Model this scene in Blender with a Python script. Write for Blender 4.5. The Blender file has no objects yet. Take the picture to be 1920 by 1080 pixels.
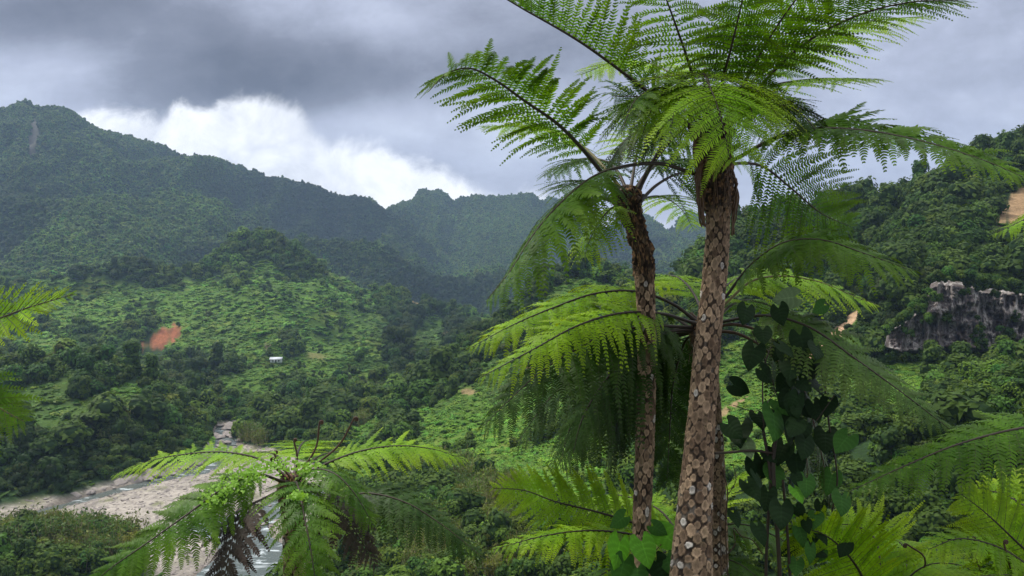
import bpy, math, random
import numpy as np
C = bpy.context.scene.collection
scene = bpy.context.scene
R = math.radians
# ------------------------------------------------------------------ camera
FP = 1493.3            # focal length in photo pixels (1920 wide), 28 mm on 36 mm
CZ = 64.0              # eye height above the valley datum; the river lies at z = 2
cam_d = bpy.data.cameras.new('camera'); cam_d.lens = 28; cam_d.sensor_width = 36
cam_d.clip_start = 0.05; cam_d.clip_end = 20000
cam = bpy.data.objects.new('camera', cam_d); C.objects.link(cam)
cam.location = (0, 0, CZ); cam.rotation_euler = (R(90), 0, 0)
scene.camera = cam
scene.render.resolution_x = 1024; scene.render.resolution_y = 576
scene.view_settings.view_transform = 'Standard'; scene.view_settings.look = 'None'
scene.view_settings.exposure = 0.33; scene.view_settings.gamma = 1.0
scene.cycles.max_bounces = 6; scene.cycles.transparent_max_bounces = 4; scene.cycles.volume_bounces = 1
scene.cycles.diffuse_bounces = 3; scene.cycles.glossy_bounces = 2; scene.cycles.transmission_bounces = 4
# ------------------------------------------------------------------ sun + sky
SUN_EL, SUN_AZ = R(58), R(-62)       # azimuth measured from +Y towards +X
sd = bpy.data.lights.new('sun', 'SUN'); sd.energy = 2.6; sd.angle = R(9); sd.color = (1.0, 0.955, 0.87)
sun = bpy.data.objects.new('sun', sd); C.objects.link(sun)
from mathutils import Vector
_s = Vector((math.sin(SUN_AZ)*math.cos(SUN_EL), math.cos(SUN_AZ)*math.cos(SUN_EL), math.sin(SUN_EL)))
sun.rotation_euler = _s.to_track_quat('Z', 'Y').to_euler()
sun.location = (0, 0, 700)
ZEN = 2.4
HAZE = 1.05e-4
class NT:
    def __init__(s, tree): s.t = tree; s.n = tree.nodes; s.l = tree.links
    def new(s, typ, **kw):
        n = s.n.new(typ)
        for k, v in kw.items(): setattr(n, k, v)
        return n
    def put(s, sock, v):
        if hasattr(v, 'is_output') or hasattr(v, 'links'): s.l.new(v, sock)
        else: sock.default_value = v
    def m(s, op, a, b=0.0, c=0.0, clamp=False):
        n = s.new('ShaderNodeMath', operation=op, use_clamp=clamp)
        s.put(n.inputs[0], a); s.put(n.inputs[1], b); s.put(n.inputs[2], c)
        return n.outputs[0]
    def mix(s, f, a, b, mode='MIX'):
        n = s.new('ShaderNodeMix', data_type='RGBA', blend_type=mode)
        s.put(n.inputs[0], f); s.put(n.inputs[6], a if not isinstance(a, tuple) else (*a, 1)[:4]); s.put(n.inputs[7], b if not isinstance(b, tuple) else (*b, 1)[:4])
        return n.outputs[2]
    def noise(s, vec, scale, detail=4, rough=.55, dist=0, col=False):
        n = s.new('ShaderNodeTexNoise'); s.put(n.inputs['Scale'], scale); n.inputs['Detail'].default_value = detail
        n.inputs['Roughness'].default_value = rough; n.inputs['Distortion'].default_value = dist
        if vec is not None: s.l.new(vec, n.inputs['Vector'])
        return n.outputs[1 if col else 0]
    def step(s, x, a, b):
        n = s.new('ShaderNodeMapRange', interpolation_type='SMOOTHSTEP')
        s.put(n.inputs[0], x); s.put(n.inputs[1], a); s.put(n.inputs[2], b); return n.outputs[0]
    def comb(s, x, y, z):
        n = s.new('ShaderNodeCombineXYZ'); s.put(n.inputs[0], x); s.put(n.inputs[1], y); s.put(n.inputs[2], z); return n.outputs[0]
    def curve(s, x, pts, lo, hi):
        n = s.new('ShaderNodeFloatCurve'); c = n.mapping.curves[0]
        P = [((a-lo)/(hi-lo), b) for a, b in pts]
        c.points[0].location = P[0]; c.points[1].location = P[-1]
        for p in P[1:-1]: c.points.new(*p)
        n.mapping.update()
        s.put(n.inputs[1], s.m('DIVIDE', s.m('SUBTRACT', x, lo), hi-lo)); return n.outputs[0]
world = bpy.data.worlds.new('World'); scene.world = world; world.use_nodes = True
w = NT(world.node_tree); w.n.clear()
tc = w.new('ShaderNodeTexCoord').outputs['Generated']
sx = w.new('ShaderNodeSeparateXYZ'); w.l.new(tc, sx.inputs[0])
dx, dy, dz = sx.outputs
yy = w.m('MAXIMUM', w.m('ABSOLUTE', dy), .12)
U = w.m('DIVIDE', dx, yy); W = w.m('DIVIDE', dz, yy)
def PU(px): return (px-960)/FP
def PW(py): return (540-py)/FP
n1 = w.noise(w.comb(U, w.m('MULTIPLY', W, 2.2), 0), 3.0, 6, .58, .4)
n2 = w.noise(w.comb(U, w.m('MULTIPLY', W, 1.5), 3.3), 9.0, 6, .6, .2)
n3 = w.noise(w.comb(U, W, 7.7), 22.0, 7, .6, .2)
def blob(px, py, rx, ry, a, rot=0):
    u = w.m('SUBTRACT', U, PU(px)); v = w.m('SUBTRACT', W, PW(py))
    c, s_ = math.cos(rot), math.sin(rot)
    a1 = w.m('DIVIDE', w.m('ADD', w.m('MULTIPLY', u, c), w.m('MULTIPLY', v, s_)), rx/FP)
    a2 = w.m('DIVIDE', w.m('SUBTRACT', w.m('MULTIPLY', v, c), w.m('MULTIPLY', u, s_)), ry/FP)
    q = w.m('ADD', w.m('MULTIPLY', a1, a1), w.m('MULTIPLY', a2, a2))
    return w.m('MULTIPLY', w.m('EXPONENT', w.m('MULTIPLY', q, -1.0)), a)
bright = .50
for b in [(60, 150, 230, 70, .10), (100, 15, 280, 60, -.30, .15), (420, 110, 260, 85, -.37, -.25), (330, 175, 240, 40, -.18), (800, 130, 330, 100, -.22), (720, 25, 90, 45, .16),
          (1120, 60, 260, 90, -.12), (1700, 60, 300, 60, -.02), (1750, 170, 240, 45, -.05, .2), (1500, 230, 240, 90, .13), (960, 270, 200, 60, .10), (690, 225, 170, 50, .20), (930, 190, 160, 30, .10), (250, 40, 130, 30, .08, -.2), (560, 60, 160, 25, .07, .1)]:
    bright = w.m('ADD', bright, blob(*b))
bright = w.m('ADD', bright, w.m('MULTIPLY', w.m('SUBTRACT', n1, .5), .60))
bright = w.m('ADD', bright, w.m('MULTIPLY', w.m('SUBTRACT', n2, .5), .34))
bright = w.m('ADD', bright, w.m('MULTIPLY', w.m('SUBTRACT', n3, .5), .12))
ramp = w.new('ShaderNodeValToRGB'); cr = ramp.color_ramp
cr.elements[0].position = 0; cr.elements[0].color = (.085, .09, .115, 1)
cr.elements[1].position = 1; cr.elements[1].color = (.86, .88, .93, 1)
for p, c in [(.25, (.17, .18, .225)), (.5, (.36, .385, .48)), (.68, (.52, .56, .67)), (.82, (.70, .73, .82))]:
    e = cr.elements.new(p); e.color = (*c, 1)
w.l.new(bright, ramp.inputs[0])
top = [(-900, 260), (0, 250), (140, 212), (170, 203), (230, 203), (275, 214), (300, 216), (345, 194), (375, 205), (395, 205), (412, 184), (470, 176), (540, 186), (585, 225), (620, 262), (650, 268),
       (700, 270), (760, 292), (815, 298), (860, 325), (900, 345), (950, 366), (985, 350), (1020, 350), (1060, 400), (1900, 420)]
tcv = w.curve(U, [(PU(a), PW(b)*1.8) for a, b in top], PU(-900), PU(1900))
nb = w.noise(w.comb(U, w.m('MULTIPLY', W, 1.2), 5.1), 11.0, 7, .62, .5)
edge = w.m('ADD', w.m('MULTIPLY', w.m('SUBTRACT', n3, .5), .040), w.m('MULTIPLY', w.m('SUBTRACT', nb, .5), .060))
dist = w.m('SUBTRACT', w.m('ADD', w.m('DIVIDE', tcv, 1.8), edge), W)
cm = w.m('MULTIPLY', w.step(dist, w.m('SUBTRACT', -.004, w.m('MULTIPLY', n1, .012)), w.m('ADD', .006, w.m('MULTIPLY', n1, .03))), .96)
cumcol = w.new('ShaderNodeValToRGB'); cc = cumcol.color_ramp
cc.elements[0].position = .30; cc.elements[0].color = (.50, .52, .58, 1); cc.elements[1].position = .62; cc.elements[1].color = (.92, .93, .95, 1)
w.l.new(w.m('ADD', w.m('MULTIPLY', nb, .65), w.m('ADD', w.m('MULTIPLY', n3, .35), w.m('MULTIPLY', w.step(U, PU(560), PU(820)), .12))), cumcol.inputs[0])
col = w.mix(w.m('MULTIPLY', cm, w.step(dy, 0, .2)), ramp.outputs[0], cumcol.outputs[0])
# thick cloud is brightest overhead, as under any overcast sky
zdx = w.m('MULTIPLY', w.step(dz, .36, .85), ZEN)
col = w.mix(1.0, col, w.comb(w.m('ADD', 1.0, w.m('MULTIPLY', zdx, 1.06)), w.m('ADD', 1.0, zdx), w.m('ADD', 1.0, w.m('MULTIPLY', zdx, .74))), 'MULTIPLY')
sky = w.new('ShaderNodeTexSky', sky_type='NISHITA', sun_disc=False, sun_elevation=SUN_EL, sun_rotation=SUN_AZ)
bg1 = w.new('ShaderNodeBackground'); w.l.new(sky.outputs[0], bg1.inputs[0]); bg1.inputs[1].default_value = .06
bg2 = w.new('ShaderNodeBackground'); w.l.new(col, bg2.inputs[0]); bg2.inputs[1].default_value = 1.12
mx = w.new('ShaderNodeMixShader'); mx.inputs[0].default_value = .95
w.l.new(bg1.outputs[0], mx.inputs[1]); w.l.new(bg2.outputs[0], mx.inputs[2])
wo = w.new('ShaderNodeOutputWorld'); w.l.new(mx.outputs[0], wo.inputs[0])
# ------------------------------------------------------------------ helpers
rng = np.random.default_rng(11)
def at(px, py, d):
    """a point seen at photo pixel (px, py), d metres in front of the camera"""
    return np.array([(px-960)/FP*d, d, CZ+(540-py)/FP*d])
def tag(o, label=None, cat=None, group=None, kind=None):
    if label: o['label'] = label
    if cat: o['category'] = cat
    if group: o['group'] = group
    if kind: o['kind'] = kind
    return o
def mesh(name, V, F, mats=(), mi=None, smooth=False, col=None):
    """V (n,3); F list of (k,m) index arrays; mi list of material index per F entry"""
    me = bpy.data.meshes.new(name)
    V = np.asarray(V, np.float32); me.vertices.add(len(V)); me.vertices.foreach_set('co', V.ravel())
    F = [np.asarray(f, np.int32) for f in F]
    nl = sum(f.size for f in F); npol = sum(len(f) for f in F)
    me.loops.add(nl); me.polygons.add(npol)
    me.loops.foreach_set('vertex_index', np.concatenate([f.ravel() for f in F]))
    tot = np.concatenate([np.full(len(f), f.shape[1], np.int32) for f in F])
    st = np.concatenate([[0], np.cumsum(tot)[:-1]]).astype(np.int32)
    me.polygons.foreach_set('loop_start', st); me.polygons.foreach_set('loop_total', tot)
    if mi is not None:
        me.polygons.foreach_set('material_index', np.concatenate([np.full(len(f), k, np.int32) for f, k in zip(F, mi)]))
    if smooth: me.polygons.foreach_set('use_smooth', np.ones(npol, bool))
    if col is not None:
        ca = me.color_attributes.new('Col', 'FLOAT_COLOR', 'POINT')
        c4 = np.ones((len(V), 4), np.float32); c4[:, :col.shape[1]] = col
        ca.data.foreach_set('color', c4.ravel())
    for m in (mats if isinstance(mats, (list, tuple)) else [mats]): me.materials.append(m)
    me.update(calc_edges=True)
    return me
def ob(name, me, parent=None, loc=None):
    o = bpy.data.objects.new(name, me); C.objects.link(o)
    if parent: o.parent = parent
    if loc is not None: o.location = loc
    return o
def norm(a): return a/np.maximum(np.linalg.norm(a, axis=-1, keepdims=True), 1e-9)
def hash2(ix, iy, seed):
    h = (ix.astype(np.int64)*374761393 + iy.astype(np.int64)*668265263 + seed*974634777) & 0xffffffff
    h = ((h ^ (h >> 13))*1274126177) & 0xffffffff
    return ((h ^ (h >> 16)) & 0xffff)/65535.0
def vnoise(x, y, seed=0):
    ix = np.floor(x); iy = np.floor(y); fx = x-ix; fy = y-iy
    fx = fx*fx*fx*(fx*(fx*6-15)+10); fy = fy*fy*fy*(fy*(fy*6-15)+10)
    a = hash2(ix, iy, seed); b = hash2(ix+1, iy, seed); c = hash2(ix, iy+1, seed); d = hash2(ix+1, iy+1, seed)
    return (a*(1-fx)+b*fx)*(1-fy)+(c*(1-fx)+d*fx)*fy
def fbm(x, y, seed=0, o=4, ridged=False):
    s = 0; a = 1; t = 0
    for k in range(o):
        n = vnoise(x*2**k+17.3*k, y*2**k-9.1*k, seed+k)
        if ridged: n = 1-np.abs(2*n-1)
        s = s+a*n; t += a; a *= .5
    return s/t
def gsmooth(A, sig, axis):
    r = int(sig*3+1); k = np.exp(-.5*(np.arange(-r, r+1)/sig)**2); k /= k.sum()
    P = np.concatenate([np.repeat(A.take([0], axis), r, axis), A, np.repeat(A.take([-1], axis), r, axis)], axis)
    out = 0
    n = A.shape[axis]
    for i, kk in enumerate(k):
        sl = [slice(None)]*A.ndim; sl[axis] = slice(i, i+n); out = out+P[tuple(sl)]*kk
    return out
def pdist(X, Y, poly):
    """signed distance (inside negative) to a polygon"""
    poly = np.asarray(poly, float); n = len(poly); D = np.full(X.shape, 1e9); ins = np.zeros(X.shape, bool)
    for i in range(n):
        a = poly[i]; b = poly[(i+1) % n]; e = b-a
        t = np.clip(((X-a[0])*e[0]+(Y-a[1])*e[1])/(e@e), 0, 1)
        D = np.minimum(D, np.hypot(X-a[0]-t*e[0], Y-a[1]-t*e[1]))
        c = ((a[1] > Y) != (b[1] > Y)) & (X < e[0]*(Y-a[1])/(e[1] if abs(e[1]) > 1e-9 else 1e-9)+a[0])
        ins ^= c
    return np.where(ins, -D, D)
# ------------------------------------------------------------------ materials
def mat(name):
    m = bpy.data.materials.new(name); m.use_nodes = True; t = NT(m.node_tree); t.n.clear()
    o = t.new('ShaderNodeOutputMaterial'); return m, t, o
def principled(t, color, rough=.6, spec=.3, bump=None, bstr=.3, bdist=.02):
    p = t.new('ShaderNodeBsdfPrincipled'); t.put(p.inputs['Base Color'], color if not isinstance(color, tuple) else (*color, 1)[:4])
    t.put(p.inputs['Roughness'], rough); p.inputs['Specular IOR Level'].default_value = spec
    if bump is not None:
        b = t.new('ShaderNodeBump'); b.inputs['Strength'].default_value = bstr; b.inputs['Distance'].default_value = bdist
        t.l.new(bump, b.inputs['Height']); t.l.new(b.outputs[0], p.inputs['Normal'])
    return p
def leaf_mat(name, c1, c2, trans=.35, tcol=None, rough=.45, spec=.35, nscale=3.0, inst=False, rnd=.5):
    """leaf surface: two tones mixed by noise, light passing through the blade"""
    m, t, o = mat(name)
    pos = t.new('ShaderNodeNewGeometry').outputs['Position']
    n = t.noise(pos, nscale, 3)
    f = t.step(n, .3, .7)
    oi = t.new('ShaderNodeObjectInfo').outputs['Random']
    f = t.m('ADD', t.m('MULTIPLY', f, 1-rnd), t.m('MULTIPLY', oi, rnd))
    col = t.mix(f, c1, c2)
    if inst:
        a = t.new('ShaderNodeAttribute', attribute_type='INSTANCER', attribute_name='tint')
        col = t.mix(1.0, col, a.outputs['Color'], 'MULTIPLY')
    p = principled(t, col, rough, spec)
    tr = t.new('ShaderNodeBsdfTranslucent')
    t.put(tr.inputs[0], t.mix(1.0, col, tcol or (1.5, 1.5, .5), 'MULTIPLY'))
    mx = t.new('ShaderNodeMixShader'); mx.inputs[0].default_value = trans
    t.l.new(p.outputs[0], mx.inputs[1]); t.l.new(tr.outputs[0], mx.inputs[2]); t.l.new(mx.outputs[0], o.inputs[0])
    return m
# ------------------------------------------------------------------ terrain
PX = np.array([-500, 0, 300, 450, 560, 700, 800, 900, 1000, 1100, 1300, 1500, 1700, 1920, 2400.])
def cv(pts):
    """curve over px: list of (px, py, d)"""
    p = np.array(pts, float); return p[:, 0], p[:, 1], p[:, 2]
flat = lambda z, d: [(-500, 540-z*FP/d, d), (2400, 540-z*FP/d, d)]
curves = [
 flat(-1.65, .6), flat(-2.6, 4), flat(-4.9, 8), flat(-12.5, 20), flat(-26, 50),
 [(-500, 1150, 150), (0, 1150, 150), (400, 1150, 150), (600, 1150, 120), (1000, 1150, 105), (1200, 1160, 90), (1500, 1170, 80), (1920, 1150, 70), (2400, 1100, 65)],
 [(-500, 1027, 190), (500, 1027, 190), (560, 1012, 196), (700, 985, 168), (900, 955, 150), (1100, 930, 140), (1300, 905, 130), (1500, 880, 120), (1700, 835, 118), (1920, 750, 112), (2400, 640, 105)],
 [(-500, 990, 206), (0, 965, 218), (100, 945, 229), (200, 915, 247), (300, 885, 268), (390, 868, 282), (600, 862, 288), (700, 862, 262), (800, 830, 268), (900, 790, 268), (1000, 745, 275), (1100, 705, 280), (1300, 700, 240), (1500, 720, 212), (1650, 690, 202), (1700, 672, 202), (1920, 672, 200), (2400, 640, 195)],
 [(-500, 940, 220), (0, 900, 236), (200, 870, 258), (300, 855, 278), (390, 850, 294), (600, 840, 305), (700, 830, 290), (800, 800, 290), (900, 740, 300), (1000, 690, 310), (1100, 640, 310), (1300, 640, 262), (1500, 640, 232), (1650, 600, 212), (1690, 545, 208), (1750, 532, 207), (1920, 545, 206), (2400, 500, 200)],
 [(-500, 660, 350), (0, 694, 332), (120, 680, 334), (200, 688, 335), (250, 694, 334), (300, 736, 330), (350, 780, 322), (390, 826, 310), (400, 840, 308), (460, 840, 308), (500, 804, 345), (600, 796, 358), (700, 772, 375), (760, 740, 388), (800, 712, 398), (850, 668, 410), (900, 622, 420), (960, 560, 430), (1000, 536, 430), (1060, 512, 430), (1100, 510, 430), (1160, 530, 415), (1230, 548, 390), (1270, 552, 360), (1300, 505, 335), (1330, 478, 325), (1400, 425, 330), (1500, 405, 322), (1580, 385, 320), (1625, 400, 320), (1650, 396, 320), (1700, 375, 312), (1760, 345, 310), (1800, 322, 310), (1860, 290, 310), (1920, 272, 310), (2400, 60, 300)],
 [(-500, 700, 430), (0, 725, 425), (300, 780, 405), (370, 830, 370), (400, 806, 350), (440, 800, 358), (500, 776, 395), (600, 765, 430), (700, 758, 426), (800, 740, 470), (900, 690, 520), (1000, 660, 560), (1100, 640, 600), (1300, 600, 600), (1500, 560, 500), (1920, 500, 500), (2400, 300, 500)],
 [(-500, 640, 600), (0, 640, 600), (300, 660, 600), (500, 672, 560), (600, 668, 570), (700, 650, 600), (800, 640, 640), (900, 620, 680), (1000, 630, 700), (1300, 600, 720), (1500, 560, 700), (1920, 500, 700), (2400, 300, 700)],
 [(-500, 590, 720), (0, 585, 720), (300, 590, 720), (420, 560, 740), (500, 570, 730), (600, 600, 720), (700, 600, 740), (800, 596, 760), (900, 602, 780), (1000, 616, 800), (1300, 600, 800), (1920, 500, 800), (2400, 300, 800)],
 [(-500, 520, 850), (0, 545, 800), (100, 525, 800), (200, 500, 820), (260, 495, 830), (330, 522, 850), (400, 488, 880), (440, 455, 890), (480, 440, 900), (520, 444, 900), (560, 470, 900), (600, 500, 900), (680, 540, 900), (740, 555, 900), (800, 570, 900), (850, 583, 900), (900, 595, 900), (1000, 605, 900), (1300, 600, 900), (1920, 500, 900), (2400, 300, 900)],
 [(-500, 540, 1100), (0, 530, 1050), (260, 505, 1050), (400, 505, 1150), (480, 510, 1200), (600, 540, 1200), (740, 565, 1150), (900, 590, 1150), (1100, 570, 1150), (1300, 560, 1150), (1920, 480, 1100), (2400, 300, 1100)],
 [(-500, 360, 1350), (0, 395, 1300), (110, 400, 1290), (200, 430, 1290), (330, 482, 1290), (400, 480, 1350), (500, 470, 1380), (600, 470, 1400), (700, 480, 1420), (800, 530, 1450), (900, 545, 1500), (1100, 520, 1500), (1300, 510, 1500), (1920, 440, 1500), (2400, 300, 1500)],
 [(-500, 100, 1800), (-200, 160, 1800), (0, 188, 1800), (60, 190, 1800), (80, 202, 1800), (110, 204, 1800), (140, 226, 1800), (200, 261, 1800), (240, 292, 1800), (280, 298, 1800), (340, 308, 1800), (380, 302, 1800), (430, 306, 1800), (480, 336, 1800), (520, 352, 1800), (545, 347, 1800), (560, 340, 1800), (580, 346, 1800), (610, 366, 1800), (640, 370, 1800), (665, 370, 1800), (680, 383, 1800), (712, 382, 1800), (722, 396, 1800), (760, 425, 1800), (790, 445, 1800), (820, 495, 1800), (860, 535, 1800), (1000, 490, 1800), (1100, 470, 1800), (1200, 455, 1800), (1320, 470, 1800), (1600, 450, 1800), (1920, 420, 1800), (2400, 300, 1800)],
 [(-500, 200, 2050), (0, 230, 2050), (400, 330, 2050), (700, 400, 2050), (760, 440, 2050), (860, 540, 2050), (1000, 500, 2050), (1200, 462, 2050), (1320, 480, 2050), (1920, 430, 2050), (2400, 300, 2050)],
 [(-500, 420, 2600), (600, 420, 2600), (700, 410, 2600), (725, 392, 2600), (750, 371, 2600), (770, 353, 2600), (785, 350, 2600), (795, 356, 2600), (803, 362, 2600), (815, 352, 2600), (835, 367, 2600), (850, 373, 2600), (880, 367, 2600), (920, 370, 2600), (1000, 367, 2600), (1030, 376, 2600), (1100, 389, 2600), (1200, 389, 2600), (1290, 397, 2600), (1400, 410, 2600), (1920, 420, 2600), (2400, 420, 2600)],
 [(-500, 500, 3300), (2400, 500, 3300)],
]
RIDGE = {9, 13, 16, 18}; RIDGE = {9, 13, 16, 18}
TREEH = {}
NU = 1050
gpx = np.linspace(-460, 2380, NU)
dd = np.zeros((len(curves), NU)); ww = np.zeros((len(curves), NU))
for k, c in enumerate(curves):
    x, y, d = cv(c)
    dk = np.interp(gpx, x, d); yk = np.interp(gpx, x, y)-{15: 30, 17: 30, 13: 4}.get(k, 0)+({15: 14, 17: 12, 13: 8, 9: 5}.get(k, 0)*(fbm(gpx/22, gpx*0+k, 300+k, 3)-.5))
    dd[k] = gsmooth(dk[None], 8, 1)[0]; ww[k] = gsmooth(((540-yk)/FP)[None], 1.0 if k in (9, 13, 15, 17) else 6, 1)[0]
rows = [8, 10, 12, 16, 24, 30, 46, 26, 90, 40, 60, 50, 50, 24, 40, 80, 30, 70, 50]
T = np.concatenate([k+np.arange(n)/n for k, n in enumerate(rows[:len(curves)-1])]+[[len(curves)-1]])
k0 = np.clip(T.astype(int), 0, len(curves)-2); fr = (T-k0)[:, None]
ld = np.log(dd)
GD = np.exp(ld[k0]*(1-fr)+ld[k0+1]*fr)
GW = ww[k0]*(1-fr)+ww[k0+1]*fr
GW = gsmooth(GW, .9, 0)
GX = GD*((gpx-960)/FP)[None, :]; GY = GD
GZ = CZ+GW*GD
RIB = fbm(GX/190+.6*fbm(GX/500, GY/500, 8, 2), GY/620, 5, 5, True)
# relief: gullies and ribs, stronger far away, calmer at the drawn crests
crest = np.ones_like(GZ)
for k in (9, 13, 15, 17): crest *= 1-.85*np.exp(-((T-k)/.16)**2)[:, None]
far = np.clip((GD-700)/900, 0, 1)
near = np.clip((GD-60)/80, 0, 1)
GZ += crest*near*(1-far)*((fbm(GX/70, GY/70, 3, 4)-.5)*11+(fbm(GX/140+3, GY/140, 9, 3, True)-.80)*42*np.clip((GD-330)/200, 0, 1))
GZ += crest*far*(np.minimum(RIB-.80, .02)*350+(fbm(GX/70, GY/70, 6, 3)-.75)*24)
ZW = 2.0
def fl(px, py):                 # pixel -> point on the river plane
    d = FP*(CZ-ZW)/(py-540); return ((px-960)/FP*d, d)
floor_poly = [fl(*p) for p in [(-400, 1000), (0, 965), (60, 950), (120, 942), (200, 917), (300, 889), (360, 872), (385, 864), (392, 852), (397, 824), (400, 801), (410, 795), (437, 795), (444, 812), (455, 835), (500, 846), (540, 860), (600, 890), (640, 920), (610, 960), (575, 1010), (560, 1100), (300, 1130), (290, 1085), (270, 1032), (200, 1008), (100, 1000), (0, 1012), (-400, 1060)]]
ch_main = [fl(*p) for p in [(-400, 1060), (0, 993), (45, 978), (135, 948), (213, 928), (300, 905), (350, 893), (388, 887), (420, 872), (446, 846), (444, 806), (436, 796), (404, 796), (400, 812), (398, 842), (392, 862), (383, 871), (345, 881), (300, 893), (213, 916), (133, 936), (45, 966), (0, 978), (-400, 1035)]]
ch_side = [fl(*p) for p in [(345, 985), (380, 972), (432, 968), (470, 956), (560, 915), (625, 905), (600, 935), (540, 965), (505, 985), (512, 1005), (532, 1020), (535, 1060), (525, 1140), (330, 1140), (368, 1075), (405, 1048), (408, 1022), (385, 1008), (360, 1000)]]
sel = (GD > 120) & (GD < 560)
fd = np.full(GZ.shape, 1e3); cd = np.full(GZ.shape, 1e3)
fd[sel] = pdist(GX[sel], GY[sel], floor_poly)
cd[sel] = np.minimum(pdist(GX[sel], GY[sel], ch_main), pdist(GX[sel], GY[sel], ch_side))
jit = (fbm(GX/6, GY/6, 31, 3)-.5)*2.4
grav = ZW+.1+np.clip(cd+jit*.6, -3, 12)*np.where(cd+jit*.6 < 0, .35, .085)+(fbm(GX/12, GY/12, 33, 3)-.5)*.25
t = np.clip((fd+np.where(GD > 300, 1, 4))/np.where(GD > 300, 4, 10), 0, 1); t = t*t*(3-2*t)
low = np.where(GD > 120, np.maximum(GZ, ZW+1.6), GZ)
GZ = np.where(sel, grav*(1-t)+low*t, GZ)
GPX = np.broadcast_to(gpx[None, :], GZ.shape)
GPY = 540-(GZ-CZ)/GD*FP
GWN = (GZ-CZ)/GD
# how far below the nearer skyline each point lies (positive = hidden), in metres of its own height
runmax = np.maximum.accumulate(GWN, 0)
HID = (runmax-GWN)*GD
def ell(cx, cy, rx, ry, rot=0):
    c, s = math.cos(R(rot)), math.sin(R(rot)); X = GPX-cx; Y = GPY-cy
    return ((X*c+Y*s)/rx)**2+((Y*c-X*s)/ry)**2
wob = fbm(GX/np.maximum(GD*.03, 1), GY/np.maximum(GD*.05, 1), 41, 4)-.5
wob2 = fbm(GX/np.maximum(GD*.008, .7), GY/np.maximum(GD*.014, 1), 43, 4)-.5
def patch(e, soft=.25): return np.clip((1-e+wob*1.8+wob2*1.6)/max(soft, .5), 0, 1)
dr = lambda lo, hi: (GD > lo) & (GD < hi)
red = patch(ell(300, 636, 44, 22, -32))*dr(450, 900)
earth = patch(ell(1907, 388, 30, 48, 25))*dr(200, 340)+.8*patch(ell(1800, 728, 22, 9, -10))*dr(120, 300)+.8*patch(ell(1672, 803, 20, 8))*dr(90, 250)\
    + .35*patch(ell(590, 668, 34, 8, 10), 1.5)*dr(400, 900)+.6*patch(ell(775, 572, 20, 30), .8)*dr(500, 1000)+.5*patch(ell(96, 500, 10, 14))*dr(700, 1500)\
    + .6*patch(ell(985, 688, 20, 6))*dr(200, 500)+.6*patch(ell(880, 735, 16, 6))*dr(150, 500)+.5*patch(ell(800, 670, 7, 6))*dr(300, 700)+.7*patch(ell(1370, 765, 40, 6, -35))*dr(120, 400)+.5*patch(ell(1180, 806, 14, 14))*dr(120, 400)
road = np.zeros_like(GZ)
rp = [(1508, 682, 18), (1532, 662, 20), (1555, 640, 14), (1578, 614, 10), (1600, 594, 8), (1612, 586, 6)]
for (a, b, r1), (c_, d_, r2) in zip(rp[:-1], rp[1:]):
    for k in range(5):
        f = k/5; road = np.maximum(road, np.clip((1-np.hypot(GPX-(a*(1-f)+c_*f), (GPY-(b*(1-f)+d_*f)))/(r1*(1-f)+r2*f)+wob*.5)/.2, 0, 1)*dr(150, 320))
rock = .55*patch(ell(62, 262, 16, 52, 8), 1.1)*dr(1200, 2100)+.55*patch(ell(8, 258, 12, 34), 1.1)*dr(1200, 2100)+.3*patch(ell(1240, 415, 80, 14, 5))*dr(1700, 3000)+.4*patch(ell(745, 445, 16, 26))*dr(1500, 2200)+.4*patch(ell(600, 500, 12, 20))*dr(1200, 2000)
rock = np.clip(rock, 0, 1)
cliffm = ((GPX > 1668) & (GPY > np.interp(GPX, [1655, 1670, 1700, 1735, 1745, 1760, 1800, 1850, 1920, 2080], [644, 626, 606, 578, 542, 530, 536, 548, 553, 548])) & (GPY < 664) & dr(185, 225)).astype(float)
gl = [(250, 560, 190, 34, 6, .9), (620, 640, 140, 40, 10, .8), (360, 590, 110, 60, 0, .9), (560, 560, 90, 40, 30, .7), (680, 700, 110, 30, 0, .8), (480, 730, 110, 22, 0, .8), (80, 770, 110, 60, 0, .45), (240, 760, 60, 50, 0, .5), (1000, 900, 150, 90, -20, .7), (760, 800, 110, 30, -15, .7), (900, 680, 70, 34, -20, .5), (200, 350, 60, 22, 35, .45), (380, 380, 80, 22, 25, .4), (520, 410, 70, 20, 20, .4), (700, 440, 40, 40, 40, .5), (960, 430, 60, 18, 10, .4), (880, 420, 50, 16, 0, .35), (160, 575, 150, 45, 8, 1), (60, 655, 90, 30, 0, .8), (380, 620, 120, 50, 0, 1), (520, 600, 90, 45, 0, .8), (600, 690, 130, 40, 0, .9), (430, 660, 120, 25, 5, 1), (700, 620, 60, 40, 0, .4), (805, 635, 32, 38, 20, 1),
      (640, 545, 70, 25, 25, .5), (1000, 600, 110, 60, -20, .5), (930, 800, 170, 90, -25, 1), (1050, 720, 160, 70, -20, .9), (820, 870, 130, 40, -15, .9), (1120, 560, 80, 30, 20, .7), (1230, 490, 60, 35, 0, .9), (1150, 480, 60, 20, 0, .7),
      (1430, 700, 110, 60, -10, .8), (1400, 800, 120, 90, 0, .9), (1620, 720, 150, 55, 5, 1), (1600, 640, 60, 30, -35, .5), (1750, 665, 110, 18, 0, 1), (1480, 600, 90, 30, -30, .5), (150, 480, 90, 30, 20, .5), (300, 440, 70, 20, 25, .3), (560, 470, 70, 14, 25, .3), (640, 420, 80, 20, 10, .25),
      (860, 510, 40, 14, 0, .5), (740, 505, 40, 12, 0, .5), (540, 760, 60, 18, 0, .5), (60, 430, 70, 25, 10, .4), (480, 560, 40, 50, 20, .4)]
grass = np.zeros_like(GZ)
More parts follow.
